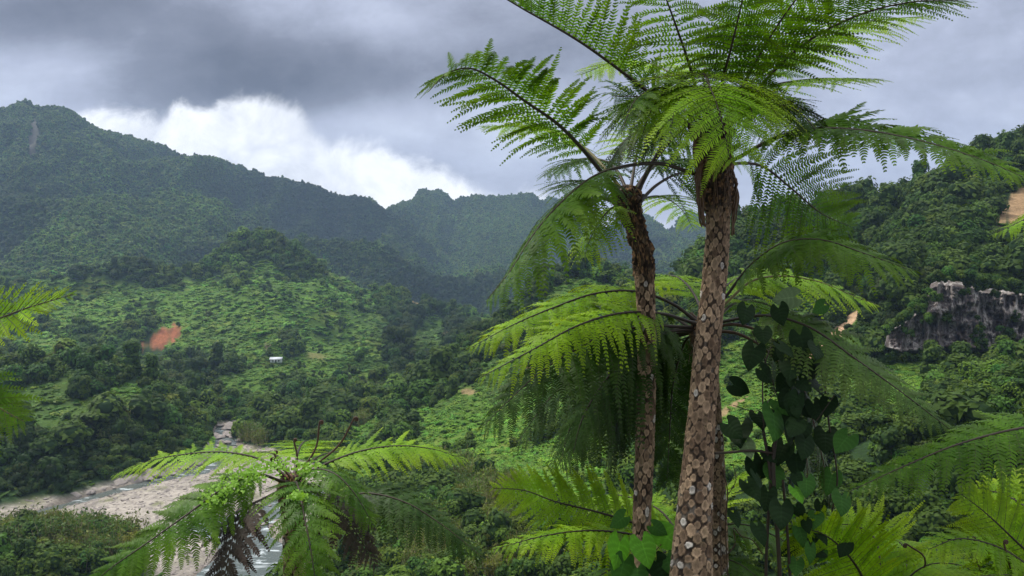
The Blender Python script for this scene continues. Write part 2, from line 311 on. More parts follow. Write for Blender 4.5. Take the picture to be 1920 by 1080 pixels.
for cx, cy, rx, ry, ro, a in gl: grass = np.maximum(grass, a*np.clip((1.15-ell(cx, cy, rx, ry, ro)+wob*2.2)/.5, 0, 1))
grass = np.where(GD < 60, .4, grass)
bare = np.clip(red+earth+road+rock+cliffm, 0, 1)
grass *= 1-bare
gravm = np.clip(1-(fd+jit)/np.where(GD > 300, 1.2, 3), 0, 1)*(GD > 120)
bed = gravm
nv, nu = GZ.shape
V = np.stack([GX, GY, GZ], -1).reshape(-1, 3)
I = np.arange(nv*nu).reshape(nv, nu)
Fq = np.stack([I[:-1, :-1], I[:-1, 1:], I[1:, 1:], I[1:, :-1]], -1).reshape(-1, 4)
base = np.ones((nv, nu, 3))*np.array([.022, .050, .014])
def over(b, c, m): return b*(1-m[..., None])+np.array(c)*m[..., None]
yel = fbm(GX/25, GY/25, 77, 3)
base = over(base, (.080, .155, .018), grass); base = over(base, (.14, .185, .03), grass*np.clip((yel-.5)*3, 0, 1))
base = over(base, (.30, .115, .055), np.clip(red, 0, 1)); base = over(base, (.16, .06, .03), np.clip(red, 0, 1)*np.clip((fbm(GX/4, GY/9, 59, 4)-.5)*5, 0, .8)); base = over(base, (.34, .23, .13), np.clip(earth, 0, 1)); base = over(base, (.42, .29, .18), road)
base = over(base, (.17, .145, .14), rock)
gcol = over(np.ones((nv, nu, 3))*np.array([.34, .315, .28]), (.11, .13, .04), np.clip((fbm(GX/9, GY/9, 55, 5)-.55)*6, 0, .8)*np.clip(cd/6, 0, 1))
gcol = over(gcol, (.20, .185, .165), np.clip((fbm(GX/5, GY/9, 58, 4)-.5)*4, 0, .8)); gcol = over(gcol, (.13, .115, .10), np.clip(1-cd/1.6, 0, .8))
base = base*(1-bed[..., None])+gcol*bed[..., None]
tm, t_, o_ = mat('terrain_ground')
ca = t_.new('ShaderNodeVertexColor', layer_name='Col'); pos = t_.new('ShaderNodeNewGeometry').outputs['Position']
nA = t_.noise(pos, .35, 6, .7); nB = t_.noise(pos, .05, 5, .6)
cc_ = t_.mix(1.0, ca.outputs[0], t_.mix(nA, (.45, .45, .45), (1.6, 1.55, 1.5)), 'MULTIPLY')
nP = t_.noise(pos, 1.1, 8, .85); cc_ = t_.mix(1.0, cc_, t_.mix(t_.step(nP, .35, .65), (.7, .68, .66), (1.22, 1.2, 1.2)), 'MULTIPLY')
cc_ = t_.mix(1.0, cc_, t_.mix(nB, (.7, .72, .7), (1.3, 1.28, 1.3)), 'MULTIPLY')
p_ = principled(t_, cc_, .9, .15, nA, .9, .8); t_.l.new(p_.outputs[0], o_.inputs[0])
terrain = ob('terrain', mesh('terrain', V, [Fq], [tm], smooth=True, col=base.reshape(-1, 3)))
tag(terrain, 'green jungle valley ground and hillsides rising to the mountains', 'ground', kind='structure')
# water
wm, t_, o_ = mat('river_water')
pos = t_.new('ShaderNodeNewGeometry').outputs['Position']
mp = t_.new('ShaderNodeMapping'); mp.inputs['Rotation'].default_value = (0, 0, R(-32)); mp.inputs['Scale'].default_value = (.5, 1.3, 1); t_.l.new(pos, mp.inputs[0])
nf = t_.noise(mp.outputs[0], .22, 6, .72, .6); nr = t_.noise(pos, 1.6, 4, .6)
foam = t_.step(nf, .53, .67)
wc = t_.mix(foam, t_.mix(t_.noise(pos, .03, 2), (.05, .065, .055), (.13, .15, .14)), (.55, .6, .62))
p_ = principled(t_, wc, t_.m('ADD', .12, t_.m('MULTIPLY', foam, .5)), .35, nr, .5, .25)
t_.l.new(p_.outputs[0], o_.inputs[0])
x0, y0 = -330, 110
river = ob('river', mesh('river', [(x0, y0, ZW), (20, y0, ZW), (20, 520, ZW), (x0, 520, ZW)], [[[0, 1, 2, 3]]], [wm]))
tag(river, 'shallow grey green river running past pale gravel bars', 'river', kind='structure')
# ------------------------------------------------------------------ vegetation prototypes
def leafcards(P, Nn, size, seed, aspect=1.5):
    """small bent two-face leaf sprays at points P, roughly facing Nn"""
    r = np.random.default_rng(seed); n = len(P)
    A = norm(np.cross(Nn, r.normal(size=(n, 3)))); B = np.cross(Nn, A)
    s = (size*r.uniform(.6, 1.35, n))[:, None]
    a = A*s*aspect*.5; b = B*s*.5; c = Nn*s*.22
    v = np.stack([P-a-c, P-b*.9, P+b*.9, P+a-c*1.2], 1).reshape(-1, 3)
    i = np.arange(n)*4
    return v, np.concatenate([np.stack([i, i+1, i+2], 1), np.stack([i+1, i+3, i+2], 1)])
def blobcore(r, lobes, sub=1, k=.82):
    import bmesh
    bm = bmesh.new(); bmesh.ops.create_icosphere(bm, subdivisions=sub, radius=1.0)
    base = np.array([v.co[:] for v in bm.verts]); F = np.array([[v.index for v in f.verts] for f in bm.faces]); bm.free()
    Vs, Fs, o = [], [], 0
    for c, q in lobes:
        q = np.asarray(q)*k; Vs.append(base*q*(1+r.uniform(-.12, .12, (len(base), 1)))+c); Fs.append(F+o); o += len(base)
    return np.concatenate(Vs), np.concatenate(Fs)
def crown_mesh(name, seed, nl, ncards, size, mats, shape='round', core=True):
    """crown about 1 unit in radius: several lobes of leaf sprays around a dark inner mass; base at z = 0"""
    r = np.random.default_rng(seed); lobes = []
    for k in range(nl):
        if shape == 'round':
            a = r.uniform(0, 6.28); q = r.uniform(0, .62); c = np.array([math.cos(a)*q, math.sin(a)*q, r.uniform(.45, 1.25)]); s = r.uniform(.34, .56)*np.array([1, 1, .85])
        elif shape == 'tall':
            a = r.uniform(0, 6.28); q = r.uniform(0, .38); c = np.array([math.cos(a)*q, math.sin(a)*q, r.uniform(.5, 2.0)]); s = r.uniform(.3, .48)*np.array([1, 1, 1.1])
        elif shape == 'umbrella':
            a = r.uniform(0, 6.28); q = r.uniform(.15, .85); c = np.array([math.cos(a)*q, math.sin(a)*q, r.uniform(1.05, 1.35)-.2*q]); s = r.uniform(.28, .42)*np.array([1, 1, .38])
        else:  # low
            a = r.uniform(0, 6.28); q = r.uniform(0, .75); c = np.array([math.cos(a)*q, math.sin(a)*q, r.uniform(.1, .35)]); s = r.uniform(.3, .5)*np.array([1, 1, .7])
        lobes.append((c, s))
    wts = np.array([q[0]**2 for _, q in lobes]); ix = r.choice(nl, ncards, p=wts/wts.sum())
    d = norm(r.normal(size=(ncards, 3))+np.array([0, 0, .35]))
    cc = np.array([c for c, _ in lobes])[ix]; qq = np.array([q for _, q in lobes])[ix]
    P = cc+d*qq*r.uniform(.82, 1.14, (ncards, 1)); N = norm(d/qq+r.normal(size=d.shape)*.55+np.array([0, 0, .9]))
    v, f = leafcards(P, N, size, seed+1)
    if core:
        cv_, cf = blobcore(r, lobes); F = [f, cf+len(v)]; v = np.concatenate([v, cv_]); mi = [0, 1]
    else: F = [f]; mi = [0]
    return mesh(name, v, F, mats, mi)
def tube(P, rad, ns=8, cap=True):
    P = np.asarray(P, float); n = len(P); rad = np.broadcast_to(rad, (n,))
    T_ = norm(np.gradient(P, axis=0)); ref = np.array([0, 0, 1.]) if abs(T_[:, 2]).mean() < .8 else np.array([0, 1., 0])
    S = norm(np.cross(T_, ref)); B = np.cross(S, T_)
    a = np.linspace(0, 2*np.pi, ns, endpoint=False)
    v = P[:, None]+rad[:, None, None]*(np.cos(a)[None, :, None]*S[:, None]+np.sin(a)[None, :, None]*B[:, None])
    I_ = np.arange(n*ns).reshape(n, ns); J = np.roll(I_, -1, 1)
    f = np.stack([I_[:-1], J[:-1], J[1:], I_[1:]], -1).reshape(-1, 4)
    return v.reshape(-1, 3), f
def spline(P, n):
    P = np.asarray(P, float); m = len(P)
    L = np.concatenate([[0], np.cumsum(np.linalg.norm(np.diff(P[:, :3], axis=0), axis=1)**.5)])
    tt = np.linspace(0, L[-1], n); k = np.clip(np.searchsorted(L, tt, 'right')-1, 0, m-2)
    M = np.gradient(P, L, axis=0) if m > 2 else np.repeat(((P[1]-P[0])/(L[1]-L[0]))[None], 2, 0)
    h = (L[k+1]-L[k])[:, None]; u = ((tt-L[k])/(L[k+1]-L[k]))[:, None]
    return (2*u**3-3*u**2+1)*P[k]+(u**3-2*u**2+u)*h*M[k]+(-2*u**3+3*u**2)*P[k+1]+(u**3-u**2)*h*M[k+1]
def join(parts):
    Vs, Fs, o = [], [], 0
    for v, f in parts: Vs.append(v); Fs.append(f+o); o += len(v)
    return np.concatenate(Vs), np.concatenate(Fs)
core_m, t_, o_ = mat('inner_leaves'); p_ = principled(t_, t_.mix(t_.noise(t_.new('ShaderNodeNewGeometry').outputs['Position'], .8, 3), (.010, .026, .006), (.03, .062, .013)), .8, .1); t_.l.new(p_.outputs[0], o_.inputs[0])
M_forest = leaf_mat('forest_leaves', (.024, .058, .007), (.078, .132, .012), .22, None, .6, .12, .5, True, .6)
M_grassl = leaf_mat('slope_creeper_leaves', (.082, .20, .012), (.17, .30, .020), .25, None, .55, .25, .25, True, .6)
M_reed = leaf_mat('bamboo_leaves', (.05, .105, .015), (.14, .17, .035), .25, None, .6, .2, 1.0, True, .6)
M_tan, t_, o_ = mat('dry_stem'); p_ = principled(t_, t_.mix(t_.noise(t_.new('ShaderNodeNewGeometry').outputs['Position'], 1.2, 3), (.22, .17, .09), (.42, .34, .20)), .8, .2); t_.l.new(p_.outputs[0], o_.inputs[0])
M_bark, t_, o_ = mat('tree_bark'); p_ = principled(t_, t_.mix(t_.noise(t_.new('ShaderNodeNewGeometry').outputs['Position'], 1.5, 4), (.06, .045, .035), (.17, .14, .11)), .85, .2); t_.l.new(p_.outputs[0], o_.inputs[0])
M_forest_o = leaf_mat('tree_leaves', (.022, .052, .006), (.075, .122, .012), .22, None, .6, .12, .35, False, .6)
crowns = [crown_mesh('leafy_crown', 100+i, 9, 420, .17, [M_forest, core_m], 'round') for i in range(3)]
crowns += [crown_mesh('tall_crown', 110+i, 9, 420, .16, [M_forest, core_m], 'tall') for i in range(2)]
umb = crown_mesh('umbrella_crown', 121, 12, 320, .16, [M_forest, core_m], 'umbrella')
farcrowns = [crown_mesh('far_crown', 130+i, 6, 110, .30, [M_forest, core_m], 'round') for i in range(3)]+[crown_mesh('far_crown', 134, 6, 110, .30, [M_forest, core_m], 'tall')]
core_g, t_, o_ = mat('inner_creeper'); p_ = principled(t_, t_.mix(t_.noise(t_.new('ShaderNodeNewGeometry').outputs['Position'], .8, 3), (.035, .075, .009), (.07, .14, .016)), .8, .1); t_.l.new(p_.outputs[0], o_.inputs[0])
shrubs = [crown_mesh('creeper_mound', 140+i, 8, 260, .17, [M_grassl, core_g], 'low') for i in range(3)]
def reed_mesh(name, seed, n=26):
    r = np.random.default_rng(seed); parts = []; P = []
    for k in range(n):
        b = np.array([*(r.normal(size=2)*.35), 0]); top_ = b+np.array([*(r.normal(size=2)*.30), r.uniform(1.0, 2.1)])
        mid = (b+top_)/2+np.array([0, 0, .1]); parts.append(tube([b, mid, top_], [.022, .018, .008], 3)); P += [b+(top_-b)*q+r.normal(size=3)*.10 for q in r.uniform(.25, 1.05, 16)]
    v, f = join(parts); P = np.array(P); N = norm(r.normal(size=P.shape)+np.array([0, 0, .4]))
    lv, lf = leafcards(P, N, .11, seed+3, 2.4)
    return mesh(name, np.concatenate([v, lv]), [f, lf+len(v)], [M_tan, M_reed], [0, 1])
reeds = [reed_mesh('bamboo_clump', 150+i) for i in range(2)]
def instancer(name, label, meshes, P, S, RZ, IDX, TINT, cat):
    me = bpy.data.meshes.new(name); n = len(P); me.vertices.add(n); me.vertices.foreach_set('co', np.asarray(P, np.float32).ravel())
    for an, typ, arr in [('scl', 'FLOAT_VECTOR', S), ('rot', 'FLOAT_VECTOR', RZ)]:
        a = me.attributes.new(an, typ, 'POINT'); a.data.foreach_set('vector', np.asarray(arr, np.float32).ravel())
    a = me.attributes.new('idx', 'INT', 'POINT'); a.data.foreach_set('value', np.asarray(IDX, np.int32))
    a = me.attributes.new('tint', 'FLOAT_COLOR', 'POINT'); c4 = np.ones((n, 4), np.float32); c4[:, :3] = TINT; a.data.foreach_set('color', c4.ravel())
    o = ob(name, me); tag(o, label, cat, kind='stuff')
    coll = bpy.data.collections.new(name+'_kinds')
    for k, m in enumerate(meshes):
        q = bpy.data.objects.new('%02d_%s' % (k, m.name), m); coll.objects.link(q)
    g = bpy.data.node_groups.new(name+'_scatter', 'GeometryNodeTree')
    g.interface.new_socket('Geometry', in_out='INPUT', socket_type='NodeSocketGeometry'); g.interface.new_socket('Geometry', in_out='OUTPUT', socket_type='NodeSocketGeometry')
    N = g.nodes; gi = N.new('NodeGroupInput'); go = N.new('NodeGroupOutput'); iop = N.new('GeometryNodeInstanceOnPoints'); ci = N.new('GeometryNodeCollectionInfo')
    ci.inputs['Collection'].default_value = coll; ci.inputs['Separate Children'].default_value = True; ci.inputs['Reset Children'].default_value = True
    iop.inputs['Pick Instance'].default_value = True
    m2p = N.new('GeometryNodeMeshToPoints')
    def na(nm, ty):
        x = N.new('GeometryNodeInputNamedAttribute'); x.data_type = ty; x.inputs['Name'].default_value = nm; return [s for s in x.outputs if s.enabled][0]
    g.links.new(gi.outputs[0], m2p.inputs[0]); g.links.new(m2p.outputs[0], iop.inputs['Points']); g.links.new(ci.outputs[0], iop.inputs['Instance'])
    g.links.new(na('idx', 'INT'), iop.inputs['Instance Index']); g.links.new(na('rot', 'FLOAT_VECTOR'), iop.inputs['Rotation']); g.links.new(na('scl', 'FLOAT_VECTOR'), iop.inputs['Scale'])
    g.links.new(iop.outputs[0], go.inputs[0])
    md = o.modifiers.new('scatter', 'NODES'); md.node_group = g
    return o
# ------------------------------------------------------------------ scatter over the visible ground
# cell areas
ex = np.linalg.norm(np.stack([GX[:-1, 1:]-GX[:-1, :-1], GY[:-1, 1:]-GY[:-1, :-1], GZ[:-1, 1:]-GZ[:-1, :-1]], -1), axis=-1)
ey = np.linalg.norm(np.stack([GX[1:, :-1]-GX[:-1, :-1], GY[1:, :-1]-GY[:-1, :-1], GZ[1:, :-1]-GZ[:-1, :-1]], -1), axis=-1)
AREA = np.minimum(ex*ey, 4000)
def scatter(dens, seed):
    """dens = plants per square metre on each grid vertex -> (points, row, column)"""
    r = np.random.default_rng(seed); lam = dens[:-1, :-1]*AREA
    cnt = r.poisson(np.clip(lam, 0, 50)); ii, jj = np.nonzero(cnt); c = cnt[ii, jj]
    ii = np.repeat(ii, c); jj = np.repeat(jj, c); a = r.random(len(ii)); b = r.random(len(ii))
    def L(G): return (G[ii, jj]*(1-a)*(1-b)+G[ii+1, jj]*a*(1-b)+G[ii, jj+1]*(1-a)*b+G[ii+1, jj+1]*a*b)
    return np.stack([L(GX), L(GY), L(GZ)], 1), ii, jj
inview = (GPX > -420) & (GPX < 2340)
vis = (HID < 9+GD*.008) & inview
ok = vis & (bare < np.where(red+road+earth > .05, .2, .45)) & (bed < .25) & (fd > np.where(GD > 300, .5, 2.2))
clump = fbm(GX/22, GY/22, 91, 3)                       # stands of trees with clearings between
forest = np.clip(1-grass*1.05+np.clip((clump-.62)*4, 0, .5), 0, 1)
forest = np.where(grass > .3, forest*.55*(clump > .53), forest)
rib = RIB          # lighter ribs, darker gullies: relief shading painted into the canopy tint
forest = np.where((GPX > 1662) & (GPY > 646) & (GPY < 705) & (GD > 170) & (GD < 230), 0, forest)
forest = np.where(((ell(1905, 410, 42, 62, 20) < 1) & dr(200, 345)) | ((ell(300, 650, 52, 34, -25) < 1) & dr(450, 900)), 0, forest)
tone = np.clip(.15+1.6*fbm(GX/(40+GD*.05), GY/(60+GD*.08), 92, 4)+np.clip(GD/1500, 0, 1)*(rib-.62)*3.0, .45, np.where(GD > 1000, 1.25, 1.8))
sz_d = np.where(GD < 260, 3.0, np.where(GD < 700, 3.6, np.where(GD < 1150, 4.4, 5.0)))   # crown radius by distance
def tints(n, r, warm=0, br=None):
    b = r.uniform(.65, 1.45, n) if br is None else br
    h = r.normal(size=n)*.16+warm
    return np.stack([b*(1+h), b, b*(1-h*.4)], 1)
r0 = np.random.default_rng(5)
# -- forest near and middle (up to ~1150 m)
dN = ok*(GD > 62)*(GD < 1000)*forest*1.0/(sz_d*.95)**2
P, ii, jj = scatter(dN, 21)
n = len(P); s = sz_d[ii, jj]*np.exp(r0.normal(size=n)*.34)*np.clip(1-grass[ii, jj]*.45, .4, 1)
s *= np.where(GD[ii, jj] < 165, .62, 1)
edge_low = np.clip((fd[ii, jj])/18, .6, 1); s *= edge_low
kind = r0.choice(6, n, p=[.25, .25, .22, .10, .10, .08])
P[:, 2] -= s*.28
size_px = s/GD[ii, jj]*FP
near_score = size_px*((HID[ii, jj] < 1.0))*(GPX[ii, jj] > -20)*(GPX[ii, jj] < 1940)*(GPY[ii, jj] < 1110)
order = np.argsort(-near_score); pick = np.zeros(n, bool); pick[order[:235]] = True
print('forest points', n)
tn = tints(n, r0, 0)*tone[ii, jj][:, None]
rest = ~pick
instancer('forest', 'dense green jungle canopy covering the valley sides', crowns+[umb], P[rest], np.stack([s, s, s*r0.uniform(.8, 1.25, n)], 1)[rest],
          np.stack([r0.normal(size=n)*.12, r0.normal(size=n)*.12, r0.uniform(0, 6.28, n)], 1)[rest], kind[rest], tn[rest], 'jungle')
PICK = [(P[i], s[i], kind[i], GPX[ii[i], jj[i]], GPY[ii[i], jj[i]], GD[ii[i], jj[i]]) for i in np.nonzero(pick)[0]]
# -- far mountain forest
dF = vis*(rock < .35)*(GD >= 1000)*(GD < 2900)*1.0/(sz_d*.82)**2*np.clip(1.1-grass*.9, .12, 1)
P, ii, jj = scatter(dF, 22); n = len(P); print('far points', n)
s = sz_d[ii, jj]*np.exp(r0.normal(size=n)*.32)*np.where(r0.random(n) < .04, 1.5, .95); s = np.minimum(s, 7.5); P[:, 2] -= s*.35
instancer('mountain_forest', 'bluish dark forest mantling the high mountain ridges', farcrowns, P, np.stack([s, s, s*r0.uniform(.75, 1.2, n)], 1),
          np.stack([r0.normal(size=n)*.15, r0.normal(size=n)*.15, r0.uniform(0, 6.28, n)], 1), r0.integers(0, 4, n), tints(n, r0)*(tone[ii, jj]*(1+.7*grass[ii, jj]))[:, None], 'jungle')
# -- low creeper and shrub mounds over the grassy slopes
gs = np.where(GD < 250, 1.0, np.where(GD < 600, 1.7, np.where(GD < 1000, 2.8, 4.2)))
dG = ok*(GD > 62)*(GD < 1900)*(.25+.75*grass)*.75/gs**2*np.where(grass > .15, 1, .5)*np.where((GD > 1000) & (grass < .2), .15, 1)
P, ii, jj = scatter(dG, 23); n = len(P); print('creeper points', n)
s = gs[ii, jj]*np.exp(r0.normal(size=n)*.35); P[:, 2] -= s*.12
instancer('slope_creepers', 'bright green creeper mounds and shrubs on open slopes', shrubs, P, np.stack([s, s, s*r0.uniform(.35, .85, n)], 1),
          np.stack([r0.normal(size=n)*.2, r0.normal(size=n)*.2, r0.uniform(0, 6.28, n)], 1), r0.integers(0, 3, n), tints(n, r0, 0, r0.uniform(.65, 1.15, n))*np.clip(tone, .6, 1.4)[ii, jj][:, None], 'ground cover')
# -- bamboo and cane thickets
bz = np.zeros_like(GZ)
for cx, cy, rx, ry, ro, a in [(150, 1010, 190, 60, 0, 1), (730, 1050, 150, 40, 0, 1), (900, 1000, 130, 60, -15, .9), (960, 1060, 120, 50, 0, 1), (700, 745, 60, 14, 0, .9), (620, 790, 60, 16, 0, .6), (460, 830, 30, 10, 0, .8), (220, 820, 40, 14, 0, .5), (830, 900, 60, 20, 0, .4)]:
    bz = np.maximum(bz, a*np.clip((1.1-ell(cx, cy, rx, ry, ro)+wob*2)/.4, 0, 1))
dB = vis*(bed < .3)*(GD > 62)*(GD < 500)*bz*.12*np.where(GD < 200, 1.6, 1)
P, ii, jj = scatter(dB, 24); n = len(P); print('bamboo', n)
s = np.where(GD[ii, jj] < 170, 1.7, 2.6)*np.exp(r0.normal(size=n)*.2)
instancer('bamboo_thicket', 'yellowish bamboo and cane thickets on the low ground', reeds, P, np.stack([s, s, s], 1),
          np.stack([r0.normal(size=n)*.1, r0.normal(size=n)*.1, r0.uniform(0, 6.28, n)], 1), r0.integers(0, 2, n), tints(n, r0, 0), 'bamboo')
# ------------------------------------------------------------------ trees one can tell apart
def ground_at(px, py):
    """nearest visible ground point on the ray through a photo pixel"""
    j = int(np.argmin(abs(gpx-px))); c = GPY[:, j]; v = HID[:, j] < .3
    k = np.nonzero(v & (c <= py) & (GD[:, j] > 60))[0]; k = k[0] if len(k) else int(np.argmin(abs(c-py)))
    d = GD[k, j]; return np.array([(px-960)/FP*d, d, GZ[k, j]]), d
trunk_me = mesh('trunk', *(lambda v, f: (v, [f]))(*tube([(0, 0, -.5), (.02, 0, .2), (-.03, .02, .7), (.02, 0, 1.15)], [.10, .075, .055, .02], 7)), M_bark, smooth=True)
def make_tree(crown, name='tree'):
    root = bpy.data.objects.new(name, None); C.objects.link(root)
    ob('crown', crown, root); ob('trunk', trunk_me, root)
    return root
proto = {}
def tree(p, s, kind, label, cat='tree', group=None, rz=0, sz=1.0, name='forest_tree'):
    if kind not in proto:
        cm_ = (crowns+[umb])[kind].copy(); cm_.materials[0] = M_forest_o
    if kind not in proto: proto[kind] = make_tree(cm_, name); r = proto[kind]
    else:
        src = proto[kind]; r = src.copy(); C.objects.link(r)
        for ch in list(src.children): c = ch.copy(); C.objects.link(c); c.parent = r
    r.name = name
    r.location = tuple(p); r.scale = (s, s, s*sz); r.rotation_euler = (0, 0, rz)
    return tag(r, label, cat, group)
def region(px, py, d):
    if d < 170: return ('leafy tree in the dark thicket at the bottom of the slope below the ferns', 'trees in the near thickets') if px > 560 else ('dark bushy tree in the thicket on the near river bank', 'trees on the near river bank')
    if px < 430 and d < 240: return ('dark bushy tree in the thicket on the near river bank', 'trees on the near river bank')
    if px < 600: return ('dark green tree crowding the steep left bank above the river', 'trees on the left river bank')
    if px > 1640 and py > 640: return ('leafy tree on the slope below the grey rock cliff', 'trees below the rock cliff')
    if px > 1280 and py < 420: return ('dark tree on the high skyline part of the right hill', 'trees along the right hill crest')
    if px > 1280 and py > 640: return ('tree beside the bright creeper slope between the vine and the cliff', 'trees on the slope right of the vine')
    if px > 1280: return ('dense dark tree among many on the steep forested hill at the right', 'trees on the right hill')
    return ('mid green tree on the long slope between the river and the tall ferns', 'trees on the central slope')
for p, s, k, px, py, d in PICK:
    l, g = region(px, py, d); tree(p, s, int(k), l, 'tree', g, random.Random(px).uniform(0, 6.28))
solo = [(396, 806, 3.2, 1, 'dark bushy tree leaning over the left side of the far river pool'), (446, 812, 3.4, 2, 'dark bushy tree on the right side of the far river pool'), (424, 792, 3.0, 0, 'dark tree closing off the far end of the river pool'), (1590, 396, 6.0, 3, 'tall dark domed tree standing alone on the right skyline beside the fern tip'),
        (880, 985, 4.6, 2, 'dark round tree on the slope just left of the bright fern fronds'),
        (284, 700, 3.4, 0, 'dark round tree directly below the red landslide scar'),
        (205, 632, 4.0, 1, 'pair of dark crowns on the open grass left of the red landslide'),
        (145, 612, 4.0, 3, 'dark upright tree on the open grass above the near left hill'),
        (372, 662, 2.8, 3, 'small dark upright tree on the grass right of the red landslide'),
        (130, 626, 1.8, 1, 'small dark shrub on the open grass at the left'),
        (142, 671, 2.0, 0, 'small round bush low on the grassy field at the left'),
        (335, 612, 2.8, 0, 'round tree on the grass just above the landslide scar'),
        (345, 700, 3.6, 1, 'dark tree left of the pale hut'),
        (385, 700, 4.0, 0, 'broad dark tree in the grove left of the pale hut'), (420, 706, 4.2, 2, 'rightmost big tree of the grove left of the pale hut'),
        (405, 740, 4.0, 1, 'dark tree below the grove in the valley bottom'), (505, 668, 3.4, 0, 'dark tree just above the pale hut'),
        (805, 672, 3.0, 2, 'small dark tree standing on bare earth by the spur edge'),
        (620, 770, 5.4, 5, 'pale spreading tree near the upper river bend'), (560, 800, 5.2, 5, 'broad light green tree close to the far river pool'),
        (1640, 560, 3.6, 3, 'dark tree beside the left end of the rock cliff'), (1745, 690, 3.2, 4, 'leafy tree growing in front of the rock cliff'), (1880, 680, 3.0, 4, 'leafy tree at the foot of the cliff near the photo edge')]
for px, py, s, k, l in solo:
    p, d = ground_at(px, py); tree(p-np.array([0, 0, s*.15]), s, k, l, 'tree', None, px*.37)
# bare pale trees
def bare_tree(px, py, h, label):
    p, d = ground_at(px, py); r = random.Random(px); root = bpy.data.objects.new('bare_tree', None); C.objects.link(root); root.location = tuple(p)
    tag(root, label, 'tree')
    ob('trunk', mesh('trunk', *(lambda v, f: (v, [f]))(*tube([(0, 0, -.3), (.1, 0, h*.3), (0, .1, h*.55)], [.28, .2, .13], 6)), M_tan), root)
    parts = []
    for k in range(12):
        a = r.uniform(0, 6.28); e = r.uniform(.5, 1.3); z = h*r.uniform(.3, .55); l = h*r.uniform(.3, .5)
        d1 = np.array([math.cos(a)*math.cos(e), math.sin(a)*math.cos(e), math.sin(e)]); b = np.array([0, 0, z])
        parts.append(tube([b, b+d1*l*.5+np.array([0, 0, .1]), b+d1*l], [.12, .08, .03], 4))
        for q in range(3):
            d2 = norm(d1+np.array([r.uniform(-.7, .7) for _ in range(3)])); c = b+d1*l*r.uniform(.5, .9); parts.append(tube([c, c+d2*l*.25, c+d2*l*.5], [.05, .04, .02], 3))
    v, f = join(parts); ob('branches', mesh('branches', v, [f], M_tan), root)
bare_tree(500, 672, 11, 'bare pale tree on the grass above the white hut')
bare_tree(837, 640, 9, 'bare pale tree near the edge of the wooded spur')
bare_tree(781, 612, 9, 'bare grey tree below the brown earth patch')
# ------------------------------------------------------------------ small hut
p, d = ground_at(518, 682)
hut = bpy.data.objects.new('hut', None); C.objects.link(hut); hut.location = tuple(p); hut.rotation_euler = (0, 0, R(6))
tag(hut, 'tiny white hut with a pale metal roof on the grassy valley floor', 'hut')
def boxm(name, x0, x1, y0, y1, z0, z1, m):
    v = [(x, y, z) for x in (x0, x1) for y in (y0, y1) for z in (z0, z1)]
    return mesh(name, v, [[[0, 1, 3, 2], [4, 6, 7, 5], [0, 4, 5, 1], [2, 3, 7, 6], [1, 5, 7, 3], [0, 2, 6, 4]]], m)
def plain(name, c, rough=.6):
    m, t, o = mat(name); n = t.noise(t.new('ShaderNodeNewGeometry').outputs['Position'], 2.0, 4); p = principled(t, t.mix(n, tuple(x*.75 for x in c), tuple(min(1, x*1.2) for x in c)), rough, .3); t.l.new(p.outputs[0], o.inputs[0]); return m
M_wall = plain('white_board', (.55, .58, .6)); M_roof = plain('pale_metal_sheet', (.62, .64, .68), .45); M_dark = plain('dark_opening', (.03, .03, .035))
ob('wall', boxm('wall', -4, 4, -2, 2, -.5, 2.3, M_wall), hut)
rv = [(-4.5, -2.7, 2.25), (4.5, -2.7, 2.25), (4.5, 0, 3.7), (-4.5, 0, 3.7), (4.5, 2.7, 2.25), (-4.5, 2.7, 2.25)]
rv += [(a, b, c+.12) for a, b, c in rv]
ob('roof', mesh('roof', rv, [[[0, 1, 2, 3], [3, 2, 4, 5], [6, 9, 8, 7], [9, 11, 10, 8], [0, 6, 7, 1], [5, 4, 10, 11], [0, 3, 9, 6], [3, 5, 11, 9], [1, 7, 8, 2], [2, 8, 10, 4]]], M_roof), hut)
ob('door', boxm('door', -.5, .5, -2.06, -2.003, -.4, 1.9, M_dark), hut)
for x in (-2.6, 1.6): ob('window', boxm('window', x, x+1.1, -2.06, -2.003, .7, 1.6, M_dark), hut)
# ------------------------------------------------------------------ boulders
M_rock, t_, o_ = mat('river_rock'); pos = t_.new('ShaderNodeNewGeometry').outputs['Position']; nn = t_.noise(pos, .9, 6, .65)
p_ = principled(t_, t_.mix(nn, (.11, .085, .075), (.40, .36, .33)), .85, .2, nn, .8, .3); t_.l.new(p_.outputs[0], o_.inputs[0])
def rock_mesh(name, seed, sub=3):
    import bmesh
    bm = bmesh.new(); bmesh.ops.create_icosphere(bm, subdivisions=sub, radius=1.0); v = np.array([x.co[:] for x in bm.verts]); F = np.array([[x.index for x in f.verts] for f in bm.faces]); bm.free()
    r = np.random.default_rng(seed)
    for k in range(9):
        n_ = norm(r.normal(size=3)); c = r.uniform(.45, .85); dd_ = v@n_; v = v-np.outer(np.clip(dd_-c, 0, 9), n_)
    v *= 1+.06*(fbm(v[:, 0]*3+seed, v[:, 1]*3+v[:, 2]*2, seed)-.5)[:, None]
    return mesh(name, v*np.array([1.2, 1, .75]), [F], M_rock)
rocks = [rock_mesh('rock', 200+i) for i in range(4)]
rb = random.Random(8); nb = 0
line = [(0, 958), (45, 950), (70, 944), (133, 932), (165, 922), (183, 914), (213, 910), (260, 900), (290, 890), (340, 878), (372, 868)]
